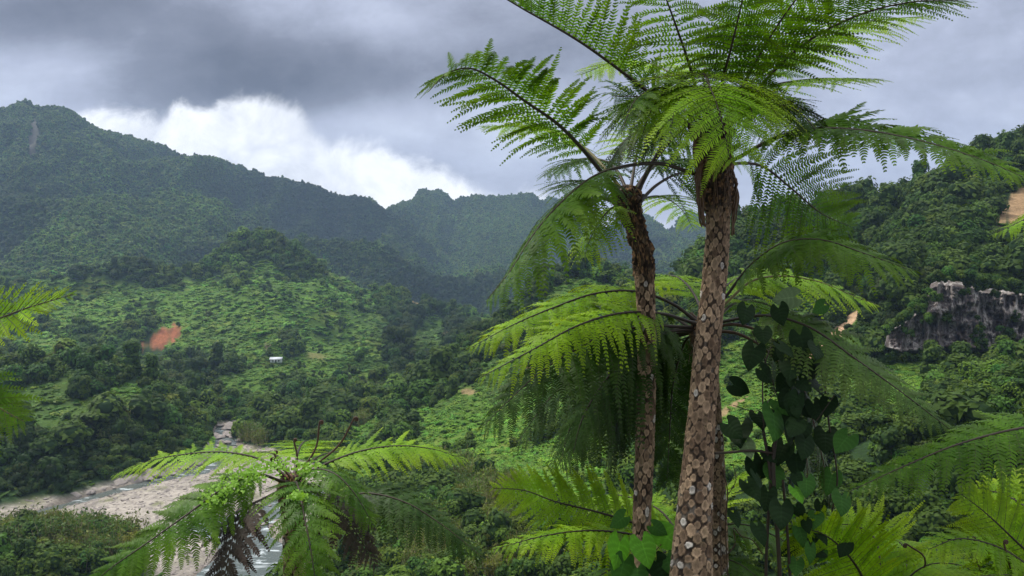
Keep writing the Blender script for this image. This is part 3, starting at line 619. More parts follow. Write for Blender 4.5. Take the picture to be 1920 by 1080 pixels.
for k in range(132):
    if k < 100:
        i = rb.randrange(len(line)-1); f = rb.random(); px = line[i][0]*(1-f)+line[i+1][0]*f; py = line[i][1]*(1-f)+line[i+1][1]*f+rb.gauss(-1, 4.0); s = rb.choice([.8, 1.1, 1.4, 1.8, 2.3, 3.0])
        lab = 'pinkish grey boulder lying along the left edge of the river'; gr = 'boulders along the left river edge'
    elif k < 124:
        px = rb.uniform(400, 440); py = rb.choice([rb.uniform(797, 806), rb.uniform(812, 822), rb.uniform(832, 850)]); s = rb.uniform(1.0, 2.8)
        lab = 'pale boulder in the far river pool below the forest'; gr = 'boulders at the far river pool'
    else:
        px = rb.uniform(480, 515); py = rb.uniform(945, 1000); s = rb.uniform(.6, 1.3)
        lab = 'small pinkish boulder on the gravel behind the brown dead frond'; gr = 'boulders behind the dead frond'
    x, y = fl(px, py); o = ob('boulder', rocks[k % 4]); o.location = (x, y, ZW+s*.2); o.scale = (s, s*rb.uniform(.7, 1.1), s*rb.uniform(.6, 1)); o.rotation_euler = (0, 0, rb.uniform(0, 6.28))
    tag(o, lab, 'boulder', gr)
# loose cobbles scattered over the gravel bar
dS = ((bed > .6) & (GD > 130) & (GD < 420) & inview & (cd > -.5))*.38
P, ii, jj = scatter(dS, 27); n = len(P); s = .16+np.abs(r0.normal(size=n))*.22; print('cobbles', n)
instancer('cobbles', 'loose grey and pinkish cobbles strewn over the river gravel bar', rocks, P, np.stack([s*1.2, s, s*.8], 1), np.stack([r0.normal(size=n)*.2, r0.normal(size=n)*.2, r0.uniform(0, 6.28, n)], 1), r0.integers(0, 4, n), np.ones((n, 3)), 'cobbles')
# ------------------------------------------------------------------ cliff
M_cliff, t_, o_ = mat('cliff_rock'); pos = t_.new('ShaderNodeNewGeometry').outputs['Position']
mp = t_.new('ShaderNodeMapping'); mp.inputs['Scale'].default_value = (1, 1, .28); t_.l.new(pos, mp.inputs[0])
na_ = t_.noise(mp.outputs[0], .28, 8, .68, .5); nb_ = t_.noise(pos, .12, 4, .6); nc_ = t_.noise(mp.outputs[0], 1.2, 6, .7)
cb = t_.mix(nc_, (.07, .055, .050), (.20, .165, .155)); cb = t_.mix(t_.m('MULTIPLY', t_.step(na_, .47, .58), t_.step(nc_, .35, .6)), cb, (.54, .50, .47)); cb = t_.mix(t_.m('MULTIPLY', t_.step(nb_, .58, .66), .7), cb, (.05, .075, .02))
p_ = principled(t_, cb, .9, .15, na_, 1.0, 1.2); t_.l.new(p_.outputs[0], o_.inputs[0])
cu, cvn = 300, 150
cx_ = np.linspace(1655, 2080, cu)[None, :]+np.zeros((cvn, 1)); cyl = np.linspace(0, 1, cvn)[:, None]+np.zeros((1, cu))
topc = np.interp(cx_[0], [1655, 1670, 1700, 1735, 1745, 1760, 1800, 1850, 1920, 2080], [640, 618, 600, 570, 532, 522, 528, 540, 545, 540]); botc = np.interp(cx_[0], [1655, 1690, 1780, 1920, 2080], [648, 664, 660, 668, 665])
cy_ = topc*(1-cyl)+botc*cyl
xw = (cx_-960)/FP*200; zr = (540-cy_)/FP*200
edge_ = np.clip(np.minimum(np.minimum(cyl, 1-cyl)/.08, (cx_-1655)/18), 0, 1)
dpt = 203-edge_*5-(fbm(xw/3.2, zr/11, 61, 5, True)-.5)*9*edge_-(fbm(xw/1.1, zr/1.8, 62, 4, True)-.5)*3.0*edge_-(fbm(xw/9, zr/3.0, 66, 3)-.5)*5*edge_+(1-cyl)*2
vv = np.stack([(cx_-960)/FP*dpt, dpt, CZ+(540-cy_)/FP*dpt], -1).reshape(-1, 3); I_ = np.arange(cu*cvn).reshape(cvn, cu)
tag(ob('cliff', mesh('cliff', vv, [np.stack([I_[:-1, :-1], I_[1:, :-1], I_[1:, 1:], I_[:-1, 1:]], -1).reshape(-1, 4)], M_cliff, smooth=False)), 'grey and white streaked rock cliff below the forest at the right', 'cliff', kind='structure')
# plants on the ledges, over the rim and at the foot of the cliff
r1 = np.random.default_rng(77); PP, SS = [], []
for px in np.arange(1660, 2060, 5.0):
    t0_ = np.interp(px, cx_[0], topc); b0_ = np.interp(px, cx_[0], botc)
    for py, n_, s0_ in [(t0_-5, 2, 1.2), (b0_+9, 1, .9)]:
        for _ in range(n_): PP.append(at(px+r1.normal()*4, py+r1.normal()*5, 197+r1.normal()*1.0)); SS.append(s0_*r1.uniform(.6, 1.5))
for cx1, cy1, w_, h_, n_ in [(1838, 632, 12, 20, 16), (1885, 648, 14, 26, 20), (1755, 560, 8, 5, 5), (1775, 600, 7, 6, 5), (1815, 552, 10, 4, 4), (1740, 600, 8, 10, 6), (1700, 625, 8, 6, 3), (1860, 550, 12, 5, 4), (1790, 660, 20, 5, 5), (1905, 600, 8, 10, 4)]:
    for _ in range(n_): PP.append(at(cx1+r1.normal()*w_*.6, cy1+r1.normal()*h_*.6, 195.5+r1.normal()*.8)); SS.append(r1.uniform(.6, 1.3))
PP = np.array(PP); SS = np.array(SS); n = len(PP)
instancer('cliff_shrubs', 'shrubs and creepers growing on the rim ledges and foot of the grey cliff', crowns[:3], PP-np.array([0, 0, .5])*SS[:, None], np.stack([SS, SS, SS*1.1], 1),
          np.stack([r1.normal(size=n)*.2, r1.normal(size=n)*.2, r1.uniform(0, 6.28, n)], 1), r1.integers(0, 3, n), tints(n, r1)*1.1, 'shrubs')
# ------------------------------------------------------------------ haze
hz, t_, o_ = mat('haze_air'); pv = t_.new('ShaderNodeVolumePrincipled'); pv.inputs['Color'].default_value = (.50, .68, 1.0, 1); pv.inputs['Density'].default_value = HAZE; pv.inputs['Anisotropy'].default_value = .1
t_.l.new(pv.outputs[0], o_.inputs['Volume'])
zt = float(GZ.max())+40; zb = float(GZ.min())-1.5
haze = ob('haze', boxm('haze', -4200, 4200, -60, 3400, zb, zt, hz)); tag(haze, 'thin bluish valley haze', 'haze', kind='stuff')
# ------------------------------------------------------------------ tree ferns
def fern_leaf(name, c1, c2, trans, rough=.5, spec=.2):
    m, t, o = mat(name)
    ca = t.new('ShaderNodeVertexColor', layer_name='Col')
    pos = t.new('ShaderNodeNewGeometry').outputs['Position']
    n = t.noise(pos, 2.6, 4)
    col = t.mix(t.step(n, .3, .72), c1, c2)
    col = t.mix(1.0, col, ca.outputs[0], 'MULTIPLY')
    p = principled(t, col, rough, spec)
    tr = t.new('ShaderNodeBsdfTranslucent'); t.put(tr.inputs[0], t.mix(1.0, col, (1.5, 1.35, .35), 'MULTIPLY'))
    mx = t.new('ShaderNodeMixShader'); mx.inputs[0].default_value = trans
    t.l.new(p.outputs[0], mx.inputs[1]); t.l.new(tr.outputs[0], mx.inputs[2]); t.l.new(mx.outputs[0], o.inputs[0]); return m
FM = {'bright': fern_leaf('young_lit_fern_leaf', (.15, .29, .008), (.27, .42, .018), .40),  # young leaf green, with the light on top-lit fronds put into the colour
      'mid': fern_leaf('fern_leaf', (.044, .115, .004), (.10, .20, .008), .36),
      'deep': fern_leaf('old_shaded_fern_leaf', (.018, .048, .005), (.04, .088, .009), .26),  # old leaf green, with the shade of frond undersides put into the colour
      'grey': fern_leaf('dusty_fern_leaf', (.05, .10, .018), (.09, .155, .03), .22),
      'brown': fern_leaf('dead_fern_leaf', (.022, .015, .012), (.060, .042, .032), .1, .6, .25)}
def stalkmat(name, a, b):
    m, t, o = mat(name); pos = t.new('ShaderNodeNewGeometry').outputs['Position']; n = t.noise(pos, 14, 4, .6)
    p = principled(t, t.mix(n, a, b), .55, .35, t.noise(pos, 90, 3), .4, .003); t.l.new(p.outputs[0], o.inputs[0]); return m
SM = {'dark': stalkmat('dark_frond_stalk', (.018, .012, .008), (.055, .038, .022)), 'olive': stalkmat('olive_frond_stalk', (.07, .055, .012), (.16, .14, .035)), 'brown': stalkmat('brown_frond_stalk', (.03, .015, .008), (.10, .05, .025))}
def frond_geo(P, L=.55, n=26, roll=0, fold=0, droop=.25, stipe=.25, sweep=.3, ll=.052, seed=0, r0=.013, asym=1.0, asym2=1.0, m=None, side=None, gaps=0, jit=.08, lw=.72, dn=1.0):
    """bipinnate frond: rachis through the 3-D points P, two rows of feathered side leaves.
    L side-leaf length (m), fold lifts both rows, roll turns the blade about its stalk, droop bends leaves down"""
    r = np.random.default_rng(seed); ns = 160; n = int(n*dn)
    Cc = spline(P, ns); T_ = norm(np.gradient(Cc, axis=0)); seg = np.concatenate([[0], np.cumsum(np.linalg.norm(np.diff(Cc, axis=0), axis=1))]); tot = seg[-1]
    if side is None:
        h = Cc[-1]-Cc[0]; h[2] = 0; side = np.cross(norm(h), [0, 0, 1.])
    S = norm(side-T_*(T_@np.asarray(side))[:, None]); N = np.cross(S, T_)
    rr = R(np.broadcast_to(roll, ns) if np.isscalar(roll) else np.interp(np.linspace(0, 1, ns), np.linspace(0, 1, len(roll)), roll))[:, None] if False else np.radians(np.interp(np.linspace(0, 1, ns), np.linspace(0, 1, 2 if np.isscalar(roll) else len(roll)), [roll, roll] if np.isscalar(roll) else roll))[:, None]
    S, N = S*np.cos(rr)+N*np.sin(rr), N*np.cos(rr)-S*np.sin(rr)
    # pinnae
    s_ = stipe+(1-stipe)*(np.arange(n)/(n-1))**.94*.985
    s2 = np.concatenate([s_, s_+.4/n*(1-stipe)]); sg = np.concatenate([np.ones(n), -np.ones(n)]); s2 = np.clip(s2, 0, .995)
    keep = r.random(len(s2)) > gaps; s2 = s2[keep]; sg = sg[keep]
    q = (s2-stipe)/(1-stipe)
    prof = np.where(q < .3, .48+.52*np.sin(q/.3*np.pi/2), np.clip((1-q)/.7, 0, 1)**.62)*.94+.05
    Lp = L*prof*(1+r.normal(size=len(q))*.09)*np.where(sg > 0, asym2, asym)
    k = np.clip((np.searchsorted(seg, s2*tot)), 0, ns-1)
    B = Cc[k]; t0 = T_[k]; s0 = S[k]*sg[:, None]; n0 = N[k]
    sw = sweep+.55*q**2; fo = np.radians(fold)
    D = norm((s0*np.cos(fo)+n0*np.sin(fo))*np.cos(sw)[:, None]+t0*np.sin(sw)[:, None]+r.normal(size=B.shape)*jit)
    m = m or max(12, int(L/.0235)); nj = m
    tj = (np.arange(nj)+.7)/nj
    dr_ = droop*(1+r.normal(size=len(q))*.32); wav = r.normal(size=len(q))*.09
    Lp_ = Lp[:, None, None]; g = np.array([0, 0, -1.])
    def mid(t): return B[:, None]+Lp_*(D[:, None]*(t-.25*dr_[:, None]*t**2)[..., None]+g*(dr_[:, None]*t**2)[..., None]+t0[:, None]*((.10+wav[:, None])*t**2)[..., None])
    tt = np.broadcast_to(tj[None], (len(q), nj)); Q = mid(tt); Tp = norm(mid(tt+.02)-mid(tt-.02))
    Nb = norm(np.cross(Tp, np.broadcast_to(t0[:, None], Tp.shape))*sg[:, None, None]); Nb = np.where((Nb*n0[:, None]).sum(-1, keepdims=True) < 0, -Nb, Nb)
    E0 = np.cross(Nb, Tp)
    lenp = np.minimum(ll, Lp*.20)[:, None]*np.clip(np.minimum((tt+.12)/.3, 1), 0, 1)*np.clip(1.02-tt, 0, 1)**.55*(1+r.normal(size=tt.shape)*.13)*np.where(r.random(tt.shape) < .02, .3, 1)
    wd = (Lp/nj)[:, None]*lw*np.ones_like(tt)*np.clip(1.25-tt*.5, 0, 1)
    V, F3, F4, col = [], [], [], []; o = 0
    tone = (1+r.normal(size=len(q))*.11)[:, None]
    for sd_ in (1, -1):
        an = .30+.35*tt
        E = norm(E0*sd_*np.cos(an)[..., None]+Tp*np.sin(an)[..., None]+r.normal(size=Q.shape)*.11)
        W_ = np.cross(E, Nb); hl = wd[..., None]*.5; l = lenp[..., None]
        a = Q-W_*hl; b = Q+W_*hl; md = Q+E*l*.58-Nb*l*.03+Tp*l*.03; c = md-W_*hl*.82; d = md+W_*hl*.82; e = Q+E*l-Nb*l*.16+Tp*l*.16
        v = np.stack([a, b, c, d, e], 2).reshape(-1, 3); i = o+np.arange(len(v)//5)*5
        F4.append(np.stack([i, i+1, i+3, i+2], 1)); F3.append(np.stack([i+2, i+3, i+4], 1)); V.append(v); o += len(v)
        bb = np.repeat((tone*np.ones_like(tt)*(1+r.normal(size=tt.shape)*.07)).ravel(), 5); tip = (.86+.28*tt).repeat(5)
        col.append(np.stack([bb*tip, bb, bb*(.95+0*tip)], 1))
    # midribs as thin three-sided rods
    tr_ = np.linspace(0, 1, 7)[None]*np.ones((len(q), 1)); Qm = mid(tr_); w_ = (.0030*(1-.75*tr_))*(.5+.5*(Lp/L)[:, None]); up = n0[:, None]; sdv = np.broadcast_to(t0[:, None], Qm.shape)
    rv = np.stack([Qm+sdv*w_[..., None], Qm-sdv*w_[..., None], Qm-up*w_[..., None]*1.6], 2)
    I_ = o+np.arange(len(q)*7*3).reshape(len(q), 7, 3); J = np.roll(I_, -1, 2)
    rf = np.stack([I_[:, :-1], J[:, :-1], J[:, 1:], I_[:, 1:]], -1).reshape(-1, 4)
    V.append(rv.reshape(-1, 3)); col.append(np.ones((rv.size//3, 3))); F4.append(rf)
    rad = np.interp(seg/tot, [0, .06, .3, .7, 1], [r0*1.7, r0*1.15, r0*.9, r0*.5, r0*.16])
    sv, sf = tube(Cc, rad, 8)
    return np.concatenate(V), np.concatenate(F3), np.concatenate(F4), len(rf), np.concatenate(col), sv, sf
def frond(parent, pts, tone='mid', stalk='dark', label=None, yaw=None, **kw):
    P = np.array([at(*p) for p in pts])
    org = np.array(parent.location)
    V_, F3, F4, nr_, col, sv, sf = frond_geo(P, **kw)
    me = mesh('frond', V_-org, [F3, F4[:-nr_], F4[-nr_:]], [FM[tone], SM[stalk]], [0, 0, 1], col=col)
    f = ob('frond', me, parent)
    ob('stalk', mesh('stalk', sv-org, [sf], SM[stalk], smooth=True), f)
    if label: f['label'] = label
    return f
# ---- trunks with leaf scars
def trunk_mat(name):
    m, t, o = mat(name); ca = t.new('ShaderNodeVertexColor', layer_name='Col'); pos = t.new('ShaderNodeNewGeometry').outputs['Position']
    mp_ = t.new('ShaderNodeMapping'); mp_.inputs['Scale'].default_value = (1, 1, .3); t.l.new(pos, mp_.inputs[0])
    n = t.noise(mp_.outputs[0], 160, 5, .65); n2_ = t.noise(pos, 30, 4, .6)
    c = t.mix(1.0, ca.outputs[0], t.mix(n, (.45, .43, .40), (1.55, 1.5, 1.45)), 'MULTIPLY'); c = t.mix(1.0, c, t.mix(n2_, (.7, .7, .7), (1.3, 1.3, 1.3)), 'MULTIPLY')
    p = principled(t, c, .85, .2, n, .8, .004); t.l.new(p.outputs[0], o.inputs[0]); return m
M_trunk = trunk_mat('scarred_fern_bark')
def fern_trunk(parent, pts, nar, rowh, fibre_top, seed, lich=.15, low_rough=None, white_low=.0):
    """pts: (px, py, d, radius m) from the foot up. Diamond lattice of raised oval leaf scars over dark fibre"""
    Pw = np.array([[*at(p[0], p[1], p[2]), p[3]] for p in pts]); Hn = np.linalg.norm(Pw[-1, :3]-Pw[0, :3]); nh = int(Hn/.0062); na = 110
    Cc = spline(Pw, nh); rad = Cc[:, 3]; Cc = Cc[:, :3]; T_ = norm(np.gradient(Cc, axis=0))
    X = norm(np.cross(T_, [0, 1., 0])); Y = np.cross(T_, X); th = np.linspace(0, 2*np.pi, na, endpoint=False)
    hh = np.concatenate([[0], np.cumsum(np.linalg.norm(np.diff(Cc, axis=0), axis=1))])
    A = (th/(2*np.pi)*nar)[None]+np.zeros((nh, 1)); Hh = (hh/rowh)[:, None]+np.zeros((1, na))
    best = np.full(A.shape, 9.); kr = np.zeros(A.shape); kv = np.zeros(A.shape)
    rw0 = np.round(Hh)
    for dr_ in range(-3, 4):
        rw = rw0+dr_; off = (rw % 2)*.5; a0 = np.round(A-off)
        for da in (-1, 0, 1):
            ci = a0+da; cm_ = np.mod(ci, nar); h1 = hash2(cm_, rw, seed); h2 = hash2(cm_, rw, seed+5); h3 = hash2(cm_, rw, seed+9)
            ax = (A-off-ci-(h1-.5)*.12)*1.0; ay = Hh-rw-(h2-.5)*.28
            sz = .60+.46*h1; pe = 1.85; q = ((np.abs(ax)/((.36+.05*h3)*sz))**pe+(np.abs(ay)/((.86+.35*h2)*sz))**pe)**(1/pe); q = q*(1+.16*np.cos(np.arctan2(ay, ax*2.2)*2+np.pi)*0+.10*np.abs(ax)/.4*np.clip(-ay, 0, 1))
            u = q < best; best = np.where(u, q, best); kr = np.where(u, h3, kr); kv = np.where(u, h1, kv)
    best = best+(fbm(A*7, Hh*1.8, seed+40, 3)-.5)*.5+(fbm(A*2.2, Hh*.5, seed+41, 3)-.5)*.5
    inside = np.clip((1.0-best)/.14, 0, 1); rim = np.exp(-((best-.86)/.13)**2); core_ = np.clip((.62-best)/.25, 0, 1)
    fib = np.clip((hh-(hh[-1]-fibre_top))/.18, 0, 1)[:, None]; fib = fib*np.clip(.55+fbm(A*1.4, Hh*.4, seed+2, 3), 0, 1)
    frac = (hh/hh[-1])[:, None]
    n1_ = fbm(A*5, Hh*1.2, seed+3, 4)-.5; n2_ = fbm(A*1.3, Hh*.25, seed+4, 3)-.5
    disp = inside*.0075+rim*.0045-core_*.003+n1_*.010*(1-inside*.6)+n2_*.012
    shag = (fbm(A*7, Hh*1.1, seed+6, 4)-.45)*.050+(fbm(A*1.7, Hh*.45, seed+8, 3)-.4)*.06+(fbm(A*16, Hh*3, seed+7, 3)-.5)*.022
    disp = disp*(1-fib)+shag*fib
    tan = np.array([.38, .27, .175]); tan2 = np.array([.12, .078, .05]); pale = np.array([.52, .48, .43]); dark = np.array([.020, .014, .010]); dk2 = np.array([.055, .038, .026])
    lich_ = (lich+white_low*np.clip(1-frac*1.9, 0, 1))
    c = tan*(kr[..., None])+tan2*(1-kr[..., None]); c = np.where((kv < lich_)[..., None], pale*(.75+.4*kr[..., None]), c)
    c = c*(1-.30*core_[..., None])*(1+.22*rim[..., None])*(.65+.7*fbm(A*3.3, Hh*.9, seed+50, 4)[..., None])
    bg = dark+(dk2-dark)*np.clip(n1_*3+.5, 0, 1)[..., None]
    blot = (np.clip((fbm(A*2, Hh*.6, seed+12, 4)-.60)*9, 0, 1)*np.clip(.9-frac, 0, 1))[..., None]; bg = bg*(1-blot*.7)+np.array([.30, .27, .23])*blot*.7
    c = bg*(1-inside[..., None])+c*inside[..., None]
    fc = dark*1.3+(np.array([.30, .17, .08])-dark)*np.clip((fbm(A*8, Hh*1.4, seed+20, 5)-.5)*4, 0, 1)[..., None]
    c = c*(1-fib[..., None])+fc*fib[..., None]
    moss = (np.clip((fbm(A*1.5+4, Hh*.3, seed+30, 4)-.62)*6, 0, 1)*np.clip(.7-frac, 0, 1))[..., None]; c = c*(1-moss*.5)+np.array([.09, .11, .035])*moss*.5
    flute = 1+.07*np.sin(th*3+seed+hh[:, None]*.6)*np.clip(.75-frac, 0, 1) if low_rough else 1
    rr = rad[:, None]*flute+disp
    v = Cc[:, None]+rr[..., None]*(np.cos(th)[None, :, None]*X[:, None]+np.sin(th)[None, :, None]*Y[:, None])
    I_ = np.arange(nh*na).reshape(nh, na); J = np.roll(I_, -1, 1)
    f = np.stack([I_[:-1], I_[1:], J[1:], J[:-1]], -1).reshape(-1, 4)
    org = np.array(parent.location); vv = v.reshape(-1, 3); top_c = Cc[-1]+T_[-1]*.02
    vv = np.concatenate([vv, top_c[None]]); capf = np.stack([I_[-1], np.roll(I_[-1], -1), np.full(na, len(vv)-1)], 1)
    cc2 = np.concatenate([c.reshape(-1, 3), [[.05, .03, .02]]])
    return ob('trunk', mesh('trunk', vv-org, [f, capf], M_trunk, smooth=True, col=cc2), parent), Cc, rad
M_fibre = stalkmat('brown_stem_fibre', (.02, .012, .008), (.16, .085, .035))
def fibres(parent, pos, rad, n, seed, down=.16, spread=.03, zr=.4):
    """ragged hanging fibres and scale hairs on the upper trunk"""
    r = np.random.default_rng(seed); parts = []; org = np.array(parent.location)
    for k in range(n):
        a = r.uniform(0, 6.28); z = -r.uniform(0, zr); d = np.array([math.cos(a), math.sin(a), 0]); b = pos+d*rad*r.uniform(.85, 1.1)+np.array([0, 0, z]); l = r.uniform(.3, 1)*down
        p1 = b+d*spread*r.uniform(.2, 1.3)+np.array([0, 0, -l*.4]); p2 = p1+r.normal(size=3)*.012+np.array([0, 0, -l*.7]); parts.append(tube([b, p1, p2], [.0045, .003, .0012], 3))
    v, f = join(parts); return ob('hanging_fibre', mesh('hanging_fibre', v-org, [f], M_fibre), parent)
def stubs(parent, c, rad, n, seed, l=(.07, .17), zr=(-.12, .05), tilt=.9):
    r = np.random.default_rng(seed); org = np.array(parent.location)
    for k in range(n):
        a = 6.28*k/n+r.uniform(-.3, .3); d = np.array([math.cos(a), math.sin(a), 0]); b = c+d*rad*.55+np.array([0, 0, r.uniform(*zr)]); L_ = r.uniform(*l); e = norm(d+np.array([0, 0, tilt+r.uniform(-.3, .4)]))
        v, f = tube([b-e*.05, b+e*L_*.5, b+e*L_, b+e*L_*1.01], [.030, .024, .017, .001], 8); ob('stalk_stub', mesh('stalk_stub', v-org, [f], SM['brown'] if k % 2 else SM['dark'], smooth=True), parent)
def fern_root(name, px, py, d, label, group=None):
    o = bpy.data.objects.new(name, None); C.objects.link(o); o.location = tuple(at(px, py, d)); return tag(o, label, 'tree fern', group)
# ===== tall right fern
T1 = fern_root('tree_fern', 1290, 1480, 5.4, 'tallest tree fern with the thick scarred trunk, right of the slimmer one')
_, tc1, tr1 = fern_trunk(T1, [(1284, 1480, 5.4, .22), (1290, 1250, 5.5, .175), (1296, 1075, 5.6, .140), (1302, 950, 5.7, .116), (1314, 800, 5.8, .094), (1327, 640, 5.9, .085), (1342, 500, 6.0, .080), (1346, 410, 6.0, .082), (1345, 370, 6.0, .098), (1342, 320, 6.0, .118), (1340, 270, 6.0, .115), (1338, 225, 6.0, .08)], 8, .046, .80, 3, .04, True, .12)
c1 = at(1340, 275, 6.0); fibres(T1, c1, .11, 130, 1, .2, .03, .30); stubs(T1, c1, .11, 9, 2)
a = at(1338, 262, 6.0)
F = frond
def dead_bundle(parent, lst, seed):
    r = np.random.default_rng(seed); parts = []
    for l, rad_, n_ in lst:
        for k in range(n_):
            P_ = spline(np.array([at(a_+r.normal()*3.2, b_, d_+r.normal()*.02) for a_, b_, d_ in l]), 16)+r.normal(size=(16, 3))*.004; parts.append(tube(P_, np.linspace(rad_*1.1, rad_*.35, 16)*(1+r.normal(size=16)*.15), 6))
    v, f = join(parts); ob('dead_stalks', mesh('dead_stalks', v-np.array(parent.location), [f], M_fibre), parent)
dead_bundle(T1, [([(1318, 300, 5.95), (1310, 330, 5.9), (1313, 375, 5.9), (1318, 425, 5.92)], .016, 8), ([(1362, 310, 6.0), (1374, 340, 6.0), (1377, 385, 6.0), (1374, 440, 6.0)], .013, 6), ([(1300, 240, 5.95), (1308, 290, 5.93), (1314, 330, 5.92)], .016, 5), ([(1365, 250, 5.95), (1368, 290, 5.93), (1364, 330, 5.92)], .014, 4)], 31)
F(T1, [(1325, 262, 6.0), (1270, 215, 5.9), (1180, 145, 5.7), (1090, 80, 5.4), (990, 22, 5.1), (900, -25, 4.9), (860, -20, 4.8)], 'mid', L=.50, n=34, roll=0, fold=48, droop=.06, stipe=.28, seed=1, r0=.014)
F(T1, [(1335, 255, 6.0), (1312, 190, 5.9), (1292, 120, 5.6), (1268, 50, 5.2), (1242, -25, 4.8), (1225, -90, 4.6)], 'mid', L=.50, n=26, side=(1, 0, 0), droop=.34, stipe=.30, sweep=.22, seed=2, ll=0.045, dn=0.85)
F(T1, [(1345, 255, 6.0), (1375, 195, 5.9), (1412, 125, 5.7), (1450, 60, 5.4), (1500, -10, 5.1), (1560, -70, 4.9)], 'mid', L=.56, n=28, side=(1, .5, -.4), droop=.25, stipe=.28, sweep=.25, seed=3, ll=0.048)
F(T1, [(1352, 262, 6.0), (1410, 180, 5.9), (1500, 88, 5.6), (1600, 32, 5.3), (1700, 5, 5.0), (1800, 0, 4.7)], 'mid', L=.50, n=34, roll=18, fold=24, droop=.20, stipe=.26, seed=4, r0=.014)
F(T1, [(1350, 255, 6.0), (1400, 165, 6.2), (1480, 100, 6.5), (1560, 62, 6.8), (1650, 38, 7.1), (1738, 30, 7.3)], 'bright', L=.60, n=32, roll=-16, droop=.30, stipe=.25, seed=5)
F(T1, [(1350, 252, 6.0), (1385, 190, 6.2), (1450, 160, 6.5), (1530, 148, 6.7), (1600, 148, 6.9), (1655, 150, 7.0)], 'bright', L=.5, n=28, roll=-10, droop=.18, stipe=.25, seed=6)
F(T1, [(1352, 310, 6.0), (1385, 295, 5.9), (1440, 265, 5.7), (1510, 243, 5.4), (1620, 245, 5.1), (1740, 268, 4.8), (1850, 303, 4.6), (1925, 335, 4.5)], 'mid', L=0.4, n=38, roll=-24, fold=16, droop=0.42, stipe=.20, seed=7, r0=.014, ll=0.085, lw=0.95, dn=1.35)
F(T1, [(1355, 312, 6.05), (1390, 306, 6.2), (1430, 312, 6.3), (1480, 350, 6.4), (1540, 400, 6.5), (1595, 425, 6.6)], 'mid', L=.66, n=24, side=(.5, .0, 1), droop=.12, stipe=.22, sweep=.35, seed=8, r0=.012, ll=0.045)
F(T1, [(1338, 250, 5.95), (1322, 165, 5.8), (1318, 138, 5.4), (1330, 160, 5.0), (1350, 215, 4.8), (1370, 300, 4.75)], 'bright', L=0.78, n=24, side=(1, 0, 0), droop=0.4, stipe=.30, sweep=0.1, seed=9, r0=0.008, dn=1.1)
F(T1, [(1330, 255, 5.95), (1290, 190, 5.7), (1240, 165, 5.4), (1190, 190, 5.1), (1165, 250, 4.95)], 'mid', L=.52, n=24, droop=.35, stipe=.25, seed=10, roll=-20)
F(T1, [(1345, 250, 5.95), (1385, 190, 5.7), (1420, 180, 5.4), (1450, 200, 5.2), (1475, 240, 5.1)], 'bright', L=.5, n=22, droop=.35, stipe=.25, seed=11, roll=15)
F(T1, [(1325, 332, 6.0), (1290, 322, 5.95), (1240, 307, 5.8), (1170, 312, 5.6), (1110, 333, 5.4), (1050, 382, 5.2), (1000, 440, 5.0), (955, 510, 4.9), (915, 560, 4.85)], 'mid', L=0.5, n=34, droop=0.6, stipe=0.4, seed=12, r0=.014, roll=-4, ll=0.085, lw=0.95, dn=0.95, asym2=0.6)
F(T1, [(1340, 240, 6.05), (1330, 170, 6.4), (1320, 120, 6.9), (1310, 100, 7.4), (1305, 105, 7.9)], 'bright', L=.6, n=22, side=(1, 0, 0), droop=.2, stipe=.3, seed=13)
F(T1, [(1338, 240, 6.05), (1290, 165, 6.4), (1220, 120, 6.8), (1150, 118, 7.1), (1090, 140, 7.4)], 'bright', L=.5, n=24, droop=.2, stipe=.3, seed=14)
for k_, (pp_, to_, L_) in enumerate([([(1345, 245, 5.95), (1365, 180, 5.7), (1405, 165, 5.4), (1440, 190, 5.2), (1462, 225, 5.1)], 'bright', .42), ([(1330, 245, 5.95), (1300, 175, 5.7), (1262, 165, 5.4), (1225, 200, 5.2), (1205, 250, 5.1)], 'bright', .44),
                              ([(1335, 245, 5.9), (1310, 170, 5.5), (1285, 170, 5.1), (1265, 205, 4.9), (1255, 265, 4.8)], 'bright', .40), ([(1342, 245, 5.9), (1360, 170, 5.5), (1385, 170, 5.1), (1408, 205, 4.9), (1425, 262, 4.8)], 'bright', .36),
                              ([(1345, 250, 6.05), (1400, 190, 6.3), (1460, 185, 6.6), (1520, 205, 6.8)], 'mid', .40), ([(1330, 250, 6.05), (1270, 200, 6.3), (1200, 190, 6.6), (1140, 210, 6.8)], 'mid', .45)]):
    F(T1, pp_, to_, L=L_, n=24, droop=.4, stipe=.22, seed=200+k_, r0=.010)
F(T1, [(1342, 248, 5.95), (1352, 165, 5.7), (1372, 85, 5.3), (1392, 0, 5.0), (1405, -60, 4.8)], 'mid', L=.42, n=26, droop=.3, stipe=.3, seed=210, side=(1, 0, 0))
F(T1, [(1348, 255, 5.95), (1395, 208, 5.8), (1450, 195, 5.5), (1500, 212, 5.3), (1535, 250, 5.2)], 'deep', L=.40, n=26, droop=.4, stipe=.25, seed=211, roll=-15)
F(T1, [(1332, 262, 6.0), (1280, 232, 6.0), (1225, 232, 6.0), (1175, 262, 6.0), (1140, 310, 6.0)], 'deep', L=.42, n=26, droop=.4, stipe=.25, seed=212, roll=10)
